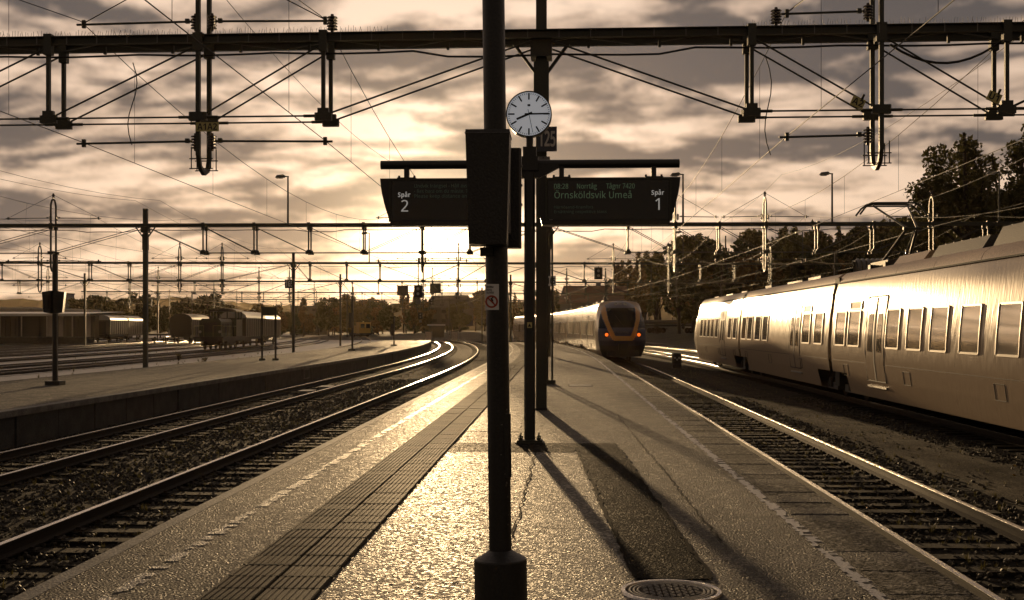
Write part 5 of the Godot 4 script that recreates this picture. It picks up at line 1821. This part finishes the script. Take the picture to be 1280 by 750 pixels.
func make_platform_furniture() -> void:
	# the post in the middle, leaning a little
	var t := thing("iron_post", "dark round iron post in the middle foreground with a wide collar", "post", Vector3(-0.325, 0, -6.63))
	var lean := Basis(Vector3(0, 0, 1), deg_to_rad(0.72))
	t.basis = lean
	obj("shaft", MB.new().tube(Vector3(0, -0.02, 0), Vector3(0, 4.4, 0), 0.0635, 24), M.black_paint, t)
	obj("collar", MB.new().lathe([Vector2(0.15, -0.05), Vector2(0.15, 0.33), Vector2(0.147, 0.338), Vector2(0.08, 0.375), Vector2(0.066, 0.385)], Transform3D.IDENTITY, 28), M.black_paint, t)
	obj("hatch", MB.new().cbox(Vector3(0.045, 0.98, 0.028), Vector3(0.05, 0.36, 0.05), 0.015), M.black_paint, t)
	for k in 14:
		var a := rng.randf_range(0.2, 1.4)
		var y := rng.randf_range(0.5, 1.25)
		obj("paint_chip", MB.new().box(Vector3(cos(a) * 0.0632, y, sin(a) * 0.0632), Vector3(0.002, rng.randf_range(0.004, 0.014), rng.randf_range(0.004, 0.012)), Basis(Vector3.UP, -a)), M.galv, t)
	# the box on it: two units back to back
	var bx := thing("monitor_box", "black tapered metal box mounted high on the middle post", "monitor", Vector3(-0.385, 2.415, -6.45))
	bx.scale = Vector3(1.0, 0.93, 1.0)
	var rows := []
	for q in [[0.335, 0.120, 0.115], [0.31, 0.120, 0.125], [-0.335, 0.103, 0.105]]:
		rows.append(PackedVector3Array([Vector3(-q[1], q[0], q[2]), Vector3(q[1], q[0], q[2]), Vector3(q[1], q[0], -0.12), Vector3(-q[1], q[0], -0.12), Vector3(-q[1], q[0], q[2])]))
	var cs := MB.new()
	for i in 2:
		for j in 4:
			var mid: Vector3 = (rows[i][j] + rows[i][j + 1]) * 0.5
			cs.quad(rows[i][j], rows[i][j + 1], rows[i + 1][j + 1], rows[i + 1][j], Vector3(mid.x, 0, mid.z))
	cs.quad(rows[0][0], rows[0][1], rows[0][2], rows[0][3], Vector3.UP)
	cs.quad(rows[2][0], rows[2][1], rows[2][2], rows[2][3], Vector3.DOWN)
	obj("casing", cs, M.black_paint, bx)
	var lid := MB.new()
	var lr := [Vector3(-0.124, 0.312, 0.128), Vector3(0.124, 0.312, 0.128), Vector3(0.118, 0.340, 0.085), Vector3(-0.118, 0.340, 0.085)]
	lid.quad(lr[0], lr[1], lr[2], lr[3], Vector3(0, 0.5, 1))
	lid.box(Vector3(0, 0.33, -0.02), Vector3(0.236, 0.02, 0.21))
	lid.quad(lr[0], lr[1], Vector3(0.124, 0.312, -0.12), Vector3(-0.124, 0.312, -0.12), Vector3.DOWN)
	lid.quad(lr[1], lr[2], Vector3(0.118, 0.340, -0.12), Vector3(0.124, 0.312, -0.12), Vector3.RIGHT)
	lid.quad(lr[0], lr[3], Vector3(-0.118, 0.340, -0.12), Vector3(-0.124, 0.312, -0.12), Vector3.LEFT)
	obj("lid_lip", lid, M.galv, bx)
	obj("rear_screen", MB.new().cbox(Vector3(0.075, -0.02, -0.33), Vector3(0.19, 0.62, 0.10), 0.012), M.black_paint, bx)
	obj("side_strip", MB.new().box(Vector3(0.0, 0.0, -0.2), Vector3(0.22, 0.5, 0.16)), M.galv, bx)
	for k in 4:
		obj("bolt", MB.new().box(Vector3(0.173, 0.18 - 0.12 * k, -0.31), Vector3(0.008, 0.015, 0.015)), M.galv, bx)
	obj("foot_clamp", MB.new().box(Vector3(-0.02, -0.365, -0.14), Vector3(0.07, 0.05, 0.07)), M.steel, bx)
	# prohibition sign on the post
	var ps := thing("prohibition_sign", "white sticker with a red barred circle on the middle post", "sign", Vector3(-0.373, 1.82, -6.556), 0.0)
	var plate := []
	for i in 5:
		var a := lerpf(PI * 0.92, PI * 0.42, i / 4.0)
		plate.append(a)
	var pb := MB.new()
	pb.box(Vector3(0, 0, 0), Vector3(0.078, 0.145, 0.003))
	obj("plate", pb, M.white, ps)
	obj("ring", MB.new().lathe([Vector2(0.026, 0.0), Vector2(0.036, 0.0), Vector2(0.036, 0.002), Vector2(0.026, 0.002)], Transform3D(Basis(Vector3.RIGHT, PI / 2), Vector3(-0.002, -0.026, 0.002)), 26), M.sign_red, ps)
	obj("bar", MB.new().bar(Vector3(-0.024, -0.004, 0.004), Vector3(0.020, -0.048, 0.004), 0.002, 0.008), M.sign_red, ps)
	obj("figure", MB.new().bar(Vector3(-0.004, -0.006, 0.003), Vector3(0.004, -0.024, 0.003), 0.001, 0.010).bar(Vector3(0.002, -0.022, 0.003), Vector3(0.010, -0.036, 0.003), 0.001, 0.006).box(Vector3(0.004, -0.003, 0.003), Vector3(0.008, 0.008, 0.001)), M.ink, ps)
	for k in 3:
		letters(["OBEHÖRIGA", "ÄGA EJ", "TILLTRÄDE"][k], 0.010, M.ink, ps, Vector3(-0.032, 0.056 - 0.016 * k, 0.002), HORIZONTAL_ALIGNMENT_LEFT, true, [0.040, 0.030, 0.042][k])
	# the clock post with its cross arm
	var c := thing("clock_post", "dark square post with a long cross arm carrying the two departure boards", "post", Vector3(-0.41, 0, -16.7))
	obj("shaft", MB.new().cbox(Vector3(0, 2.1, 0), Vector3(0.155, 4.1, 0.155), 0.03), M.black_paint, c)
	obj("neck", MB.new().tube(Vector3(0, 4.2, 0), Vector3(0, 4.40, 0), 0.05, 12), M.black_paint, c)
	obj("arm", MB.new().tube(Vector3(-2.14, 3.98, 0), Vector3(2.13, 3.98, 0), 0.062, 14), M.black_paint, c)
	var j := MB.new()
	j.box(Vector3(0, 3.98, 0), Vector3(0.24, 0.2, 0.22))
	j.prism(PackedVector2Array([Vector2(-0.14, 3.78), Vector2(0.14, 3.78), Vector2(0.42, 3.93), Vector2(0.42, 3.97), Vector2(-0.3, 3.97)]), Transform3D(Basis.IDENTITY, Vector3(0, 0, 0.06)), 0.12)
	j.box(Vector3(0, 4.12, 0), Vector3(0.19, 0.2, 0.18))
	obj("joint", j, M.black_paint, c)
	var bp := obj("base_plate", MB.new().box(Vector3(0, 0.035, 0), Vector3(0.36, 0.025, 0.36)).box(Vector3(0, 0.012, 0), Vector3(0.40, 0.02, 0.40)), M.steel, c)
	for sx in [-0.13, 0.13]:
		for sz in [-0.13, 0.13]:
			obj("bolt", MB.new().tube(Vector3(sx, 0.04, sz), Vector3(sx, 0.13, sz), 0.013, 6).lathe([Vector2(0.032, 0.05), Vector2(0.032, 0.085), Vector2(0.0, 0.085)], Transform3D(Basis.IDENTITY, Vector3(sx, 0, sz)), 6), M.steel, bp)
	# the clock
	var ck := thing("station_clock", "round white station clock showing a quarter past eight on its post", "clock", Vector3(-0.42, 4.69, -16.66))
	var face := Transform3D(Basis(Vector3.RIGHT, PI / 2), Vector3.ZERO)
	obj("housing", MB.new().lathe([Vector2(0.0, -0.16), Vector2(0.30, -0.16), Vector2(0.327, -0.12), Vector2(0.327, 0.03), Vector2(0.312, 0.03), Vector2(0.312, 0.01)], face, 48), M.black_paint, ck)
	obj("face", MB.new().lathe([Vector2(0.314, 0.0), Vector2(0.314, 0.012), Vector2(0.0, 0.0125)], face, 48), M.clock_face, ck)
	for k in 60:
		var a := TAU * k / 60.0
		var big := k % 5 == 0
		var d := Vector3(sin(a), cos(a), 0)
		obj("hour_mark" if big else "minute_mark", MB.new().bar(d * (0.205 if big else 0.275), d * 0.298, 0.002, 0.022 if big else 0.007), M.ink, ck).position.z = 0.0145
	for h in [["hour_hand", 8.0 / 12.0 + 0.02, 0.19, 0.026, -0.05], ["minute_hand", 14.9 / 60.0, 0.285, 0.020, -0.06], ["second_hand", 28.0 / 60.0, 0.27, 0.006, -0.07]]:
		var a: float = TAU * h[1]
		var d := Vector3(sin(a), cos(a), 0)
		obj(h[0], MB.new().bar(d * h[4], d * h[2], 0.003, h[3] * 1.15), M.ink, ck).position.z = 0.020
	obj("badge", MB.new().box(Vector3(0, 0.125, 0.0145), Vector3(0.04, 0.03, 0.002)), M.ink, ck)
	# the departure boards
	var b1 := board(Vector3(0.735, 3.435, -16.7), 1.0, "departure board for track 1 hanging right of the clock post")
	letters("08:28", 0.070, M.led, b1, Vector3(-0.80, 0.21, 0.148), HORIZONTAL_ALIGNMENT_LEFT, false, 0.20)
	letters("Norrtåg", 0.070, M.led, b1, Vector3(-0.48, 0.21, 0.148), HORIZONTAL_ALIGNMENT_LEFT, false, 0.28)
	letters("Tågnr 7420", 0.070, M.led, b1, Vector3(-0.06, 0.21, 0.148), HORIZONTAL_ALIGNMENT_LEFT, false, 0.40)
	letters("Örnsköldsvik Umeå", 0.094, M.led, b1, Vector3(-0.80, 0.085, 0.148), HORIZONTAL_ALIGNMENT_LEFT, false, 1.09)
	letters("Härnösand-Kramfors", 0.04, M.led_dim, b1, Vector3(-0.80, -0.085, 0.148), HORIZONTAL_ALIGNMENT_LEFT, false, 0.55)
	letters("Ersättning respektive klass", 0.04, M.led_dim, b1, Vector3(-0.80, -0.15, 0.148), HORIZONTAL_ALIGNMENT_LEFT, false, 0.74)
	letters("Spår", 0.064, M.white_letter, b1, Vector3(0.665, 0.115, 0.148), HORIZONTAL_ALIGNMENT_CENTER, true, 0.175)
	letters("1", 0.165, M.white_letter, b1, Vector3(0.675, -0.05, 0.148), HORIZONTAL_ALIGNMENT_CENTER)
	obj("badge", MB.new().box(Vector3(-0.84, -0.262, 0.15), Vector3(0.05, 0.014, 0.003)), M.galv, b1)
	var b2 := board(Vector3(-1.555, 3.435, -16.7), -1.0, "departure board for track 2 hanging left of the clock post")
	letters("Undvik trängsel - Håll avstånd till", 0.05, M.led_dim, b2, Vector3(-0.50, 0.225, 0.148), HORIZONTAL_ALIGNMENT_LEFT, false, 0.98)
	letters("- Res bara om du måste. Tack!", 0.05, M.led_dim, b2, Vector3(-0.50, 0.15, 0.148), HORIZONTAL_ALIGNMENT_LEFT, false, 0.88)
	letters("Please keep distance and avoid", 0.05, M.led_dim, b2, Vector3(-0.50, 0.08, 0.148), HORIZONTAL_ALIGNMENT_LEFT, false, 0.98)
	letters("Spår", 0.064, M.white_letter, b2, Vector3(-0.64, 0.10, 0.148), HORIZONTAL_ALIGNMENT_CENTER, true, 0.175)
	letters("2", 0.165, M.white_letter, b2, Vector3(-0.63, -0.06, 0.148), HORIZONTAL_ALIGNMENT_CENTER)
	# warning sticker low on the clock post
	var ws := thing("warning_sticker", "small yellow warning triangle low on the clock post", "sticker", Vector3(-0.41, 1.68, -16.618))
	obj("plate", MB.new().box(Vector3.ZERO, Vector3(0.07, 0.08, 0.003)), M.sign_yellow, ws)
	obj("triangle", MB.new().prism(PackedVector2Array([Vector2(-0.027, -0.025), Vector2(0.027, -0.025), Vector2(0, 0.025)]), Transform3D(Basis.IDENTITY, Vector3(0, 0, 0.0035)), 0.001), M.ink, ws)
	# pair of thin tubes farther along
	var tp := thing("sign_post", "pair of thin steel tubes on one foot behind the clock post", "post", Vector3(-0.25, 0, -33.9))
	for s in [-0.07, 0.07]:
		obj("tube", MB.new().tube(Vector3(s, 0, 0), Vector3(s, 4.5, 0), 0.032, 10), M.steel, tp)
	obj("foot", MB.new().cbox(Vector3(0, 0.06, 0), Vector3(0.34, 0.12, 0.22), 0.03), M.steel, tp)
	obj("cross_piece", MB.new().box(Vector3(0, 4.4, 0), Vector3(0.26, 0.08, 0.06)), M.steel, tp)
	# furniture of the opposite platform
	var lp := thing("loudspeaker_post", "post carrying a dark tapered box on the opposite platform, far left", "post", Vector3(-14.4, -0.005, -32.9))
	obj("shaft", MB.new().cbox(Vector3(0, 1.86, 0), Vector3(0.13, 3.72, 0.13), 0.02), M.black_paint, lp)
	obj("foot", MB.new().box(Vector3(0, 0.06, 0), Vector3(0.42, 0.12, 0.42)), M.black_paint, lp)
	for s in [-1.0, 1.0]:
		var half := PackedVector2Array([Vector2(0.04 * s, 2.04), Vector2(0.28 * s, 2.08), Vector2(0.34 * s, 2.66), Vector2(0.04 * s, 2.70)])
		var sp := obj("speaker_box", MB.new().prism(half, Transform3D(Basis(Vector3.UP, 0.25 * s), Vector3(0, 0, 0.22)), 0.34), M.black_paint, lp)
		obj("grille", MB.new().box(Vector3(0.18 * s, 2.37, 0.225), Vector3(0.18, 0.4, 0.012), Basis(Vector3.UP, 0.25 * s)), M.dark, sp)
	var fr := thing("notice_frame", "empty looking notice frame on two posts on the opposite platform", "notice board", Vector3(-14.45, -0.005, -57.8), 0.25)
	for s in [-0.33, 0.33]:
		var leg := obj("post", MB.new().cbox(Vector3(s, 1.35, 0), Vector3(0.1, 2.7, 0.1), 0.02), M.black_paint, fr)
		obj("foot", MB.new().box(Vector3(s, 0.05, 0), Vector3(0.3, 0.1, 0.3)), M.black_paint, leg)
	obj("board", MB.new().box(Vector3(0, 2.45, 0), Vector3(0.66, 0.42, 0.08)), M.steel, fr)
	for q in [[-14.6, 82.3, 3.9, "thin post with a slim box standing on the opposite platform"], [-14.7, 104.0, 2.6, "distant short post with a box near the bend of the opposite platform"]]:
		var p := thing("platform_post", q[3], "post", Vector3(q[0] - bend(q[1]) * 0.0, -0.005, -q[1]))
		obj("shaft", MB.new().cbox(Vector3(0, q[2] * 0.5, 0), Vector3(0.13, q[2], 0.13), 0.02), M.black_paint, p)
		obj("foot", MB.new().box(Vector3(0, 0.06, 0), Vector3(0.5, 0.12, 0.5)), M.black_paint, p)
		obj("box", MB.new().cbox(Vector3(-0.12, q[2] * 0.55, 0.02), Vector3(0.28, 1.05, 0.22), 0.03), M.black_paint, p)
	var np := thing("wall_plate", "pale plate fixed to the wall of the opposite platform", "sign", Vector3(-10.86, -0.36, -50.0))
	obj("plate", MB.new().box(Vector3.ZERO, Vector3(0.02, 0.42, 1.1)), M.concrete, np)
	obj("rim", MB.new().box(Vector3(0.004, 0.0, 0.0), Vector3(0.02, 0.34, 0.9)), M.concrete_dark, np)


func make_small_things() -> void:
	# manhole cover
	var m := thing("manhole_cover", "round iron manhole cover with concentric rings at the bottom edge", "manhole cover", Vector3(0.70, 0.004, -7.30))
	obj("ring", MB.new().lathe([Vector2(0.315, 0.0), Vector2(0.31, 0.012), Vector2(0.285, 0.012), Vector2(0.282, 0.004)], Transform3D.IDENTITY, 40), M.rail_top, m)
	obj("plate", MB.new().lathe([Vector2(0.283, 0.004), Vector2(0.0, 0.0045)], Transform3D.IDENTITY, 40), M.rail_side, m)
	for r in [0.265, 0.24, 0.215]:
		obj("ring", MB.new().lathe([Vector2(r, 0.004), Vector2(r - 0.003, 0.011), Vector2(r - 0.012, 0.011), Vector2(r - 0.015, 0.004)], Transform3D.IDENTITY, 36), M.galv, m)
	for i in 9:
		for k in 9:
			var p := Vector3(-0.16 + i * 0.04, 0.008, -0.16 + k * 0.04)
			if Vector2(p.x, p.z).length() < 0.19:
				obj("knob", MB.new().box(p, Vector3(0.034, 0.008, 0.010), Basis(Vector3.UP, 0.6 if (i + k) % 2 == 0 else -0.6)), M.galv, m)
	# dwarf signal between the tracks
	var d := thing("dwarf_signal", "squat black ground signal between the two trains", "signal", Vector3(6.95, BED, -69.0))
	obj("foot", MB.new().box(Vector3(0, 0.12, 0), Vector3(0.5, 0.24, 0.5)), M.concrete_dark, d)
	obj("head", MB.new().cbox(Vector3(0, 0.55, 0), Vector3(0.55, 0.6, 0.35), 0.1), M.dark, d)
	for k in 3:
		obj("lens", MB.new().lathe([Vector2(0.06, 0.0), Vector2(0.06, 0.03), Vector2(0.0, 0.03)], Transform3D(Basis(Vector3.RIGHT, PI / 2), Vector3(-0.12 + 0.12 * k, 0.6 - 0.1 * (k % 2), 0.18)), 10), M.lens, d)
	obj("hood", MB.new().box(Vector3(0, 0.88, 0.08), Vector3(0.5, 0.04, 0.4)), M.dark, d)
	# small weeds with pale flowers beside the pale train
	var bush := thing("flowering_weed", "low weed with yellowish leaves beside the pale train's track", "weed", Vector3(7.55, BED, -18.4))
	var st := MB.new()
	var lv := MB.new()
	for i in 26:
		var a := rng.randf() * TAU
		var r := rng.randf_range(0.02, 0.34)
		var tip := Vector3(cos(a) * r * 1.4, rng.randf_range(0.08, 0.26), sin(a) * r)
		st.tube(Vector3(cos(a) * r * 0.3, 0, sin(a) * r * 0.3), tip, 0.003, 3)
		for k in 3:
			var u := Vector3(rng.randfn(), rng.randfn() * 0.4, rng.randfn()).normalized() * 0.03
			var w := Vector3(rng.randfn(), rng.randfn(), rng.randfn()).normalized() * 0.02
			lv.tri(tip - u, tip + w, tip + u, Vector3.UP)
			lv.tri(tip - u, tip - w, tip + u, Vector3.UP)
	obj("stem", st, M.grass, bush)
	obj("leaf", lv, M.leaf_yellow, bush)
	# weeds in the yard behind the opposite platform
	var shape := grow("round", 1.0, 150, 0.06)
	var said := ["yellowish weed behind the opposite platform left of the loudspeaker post", "weed growing behind the platform right of the loudspeaker post", "weed behind the platform left of the tall mast", "weed in the yard in front of the shunting engine", "weed between the mast and the notice frame"]
	var at := [Vector3(-18.6, -0.8, -36.5), Vector3(-18.0, -0.8, -41.0), Vector3(-19.0, -0.8, -54.0), Vector3(-27.0, -0.8, -82.0), Vector3(-22.0, -0.8, -72.0)]
	for i in 5:
		var w := thing("weed", said[i], "weed", at[i], rng.randf() * TAU, "weeds in the yard")
		var s := Transform3D(Basis.from_scale(Vector3(0.8, 0.55, 0.8)), Vector3.ZERO)
		put("stem", shape.trunk, M.bark, w, s)
		put("leaves", shape.crown, M.leaf_yellow if i < 2 else M.leaf[3], w, s)
	# things lying in the bed of track 3
	for q in [[Vector3(-9.0, -0.66, -41.5), "left pale metal box lying between the rails at the opposite platform"], [Vector3(-8.9, -0.66, -44.5), "right pale metal box lying between the rails at the opposite platform"]]:
		var b := thing("track_magnet", q[1], "track device", q[0])
		obj("body", MB.new().cbox(Vector3.ZERO, Vector3(0.5, 0.1, 0.9), 0.08), M.galv, b)
		obj("bracket", MB.new().box(Vector3(0, -0.03, 0), Vector3(1.1, 0.04, 0.16)), M.rail_side, b)
	# service covers on the platform, farther along
	for q in [[Vector3(0.62, 0.003, -33.0), "small pale metal lid on the platform beyond the masts"], [Vector3(0.35, 0.003, -58.0), "far pale metal lid on the platform near the arriving train"]]:
		var lid := thing("service_lid", q[1], "lid", q[0])
		obj("plate", MB.new().box(Vector3(0, 0.004, 0), Vector3(0.62, 0.008, 0.62)), M.galv, lid)
		obj("rim", MB.new().box(Vector3(0, 0.003, 0.33), Vector3(0.7, 0.008, 0.04)).box(Vector3(0, 0.003, -0.33), Vector3(0.7, 0.008, 0.04)), M.rail_side, lid)
	# equipment at the level crossing beyond the bend
	for q in [[Vector3(-24.0, -0.8, -215.0), "grey relay cabinet beside the level crossing, left one"], [Vector3(-19.5, -0.8, -219.0), "grey relay cabinet beside the level crossing, right one"]]:
		var cb := thing("relay_cabinet", q[1], "cabinet", q[0])
		obj("body", MB.new().cbox(Vector3(0, 0.9, 0), Vector3(1.3, 1.6, 0.8), 0.06), M.galv, cb)
		obj("roof", MB.new().box(Vector3(0, 1.75, 0), Vector3(1.5, 0.1, 1.0)), M.steel, cb)
		obj("door", MB.new().box(Vector3(0, 0.9, 0.41), Vector3(1.1, 1.4, 0.03)), M.house_pale, cb)
	var hut := thing("waiting_shelter", "low shelter with a pale flat roof edge beyond the bend", "shelter", Vector3(-24.3, -0.8, -232.0))
	obj("roof", MB.new().box(Vector3(0, 2.9, 0), Vector3(3.4, 0.25, 1.8)), M.white, hut)
	obj("wall", MB.new().box(Vector3(0, 1.4, -0.7), Vector3(3.0, 2.8, 0.12)), M.house_dark, hut)
	for s in [-1.4, 1.4]:
		obj("post", MB.new().box(Vector3(s, 1.4, 0.7), Vector3(0.1, 2.8, 0.1)), M.steel, hut)


# ------------------------------------------------------------------ the scene
func _ready() -> void:
	rng.seed = 4711
	make_materials()
	# camera: level, a little to the left of the line of the tracks, the lens shifted up
	var cam := Camera3D.new()
	cam.name = "camera"
	cam.projection = Camera3D.PROJECTION_FRUSTUM
	cam.near = 0.1
	cam.far = 6000.0
	cam.size = 0.1 * 750.0 / 1460.0
	cam.frustum_offset = Vector2(0.0, 0.1 * 34.0 / 1460.0)
	cam.position = Vector3(0, 1.65, 0)
	cam.rotation.y = atan(58.0 / 1460.0)
	add_child(cam)
	cam.current = true
	# sky, air and exposure
	var env := Environment.new()
	var pano := PanoramaSkyMaterial.new()
	pano.panorama = make_sky()
	var sky := Sky.new()
	sky.sky_material = pano
	env.background_mode = Environment.BG_SKY
	env.sky = sky
	env.tonemap_mode = Environment.TONE_MAPPER_LINEAR
	env.tonemap_exposure = 1.0
	env.sdfgi_enabled = true
	env.ssao_enabled = true
	env.ssil_enabled = true
	env.volumetric_fog_enabled = true
	env.volumetric_fog_density = 0.00004
	env.volumetric_fog_albedo = Color(1.0, 0.9, 0.75)
	env.volumetric_fog_anisotropy = 0.7
	var we := WorldEnvironment.new()
	we.name = "environment"
	we.environment = env
	add_child(we)
	# the sun
	var sun := DirectionalLight3D.new()
	sun.name = "sun"
	sun.light_energy = 1.4
	sun.light_color = Color(1.0, 0.84, 0.62)
	sun.light_angular_distance = 0.6
	sun.shadow_enabled = true
	sun.basis = Basis.looking_at(-sun_dir())
	add_child(sun)
	# the large structure, then the objects, small things last
	make_ground()
	make_platforms()
	make_tracks()
	make_hills_and_trees()
	make_buildings()
	make_bridges()
	make_wires()
	make_trains()
	make_yard_vehicles()
	make_platform_furniture()
	make_small_things()
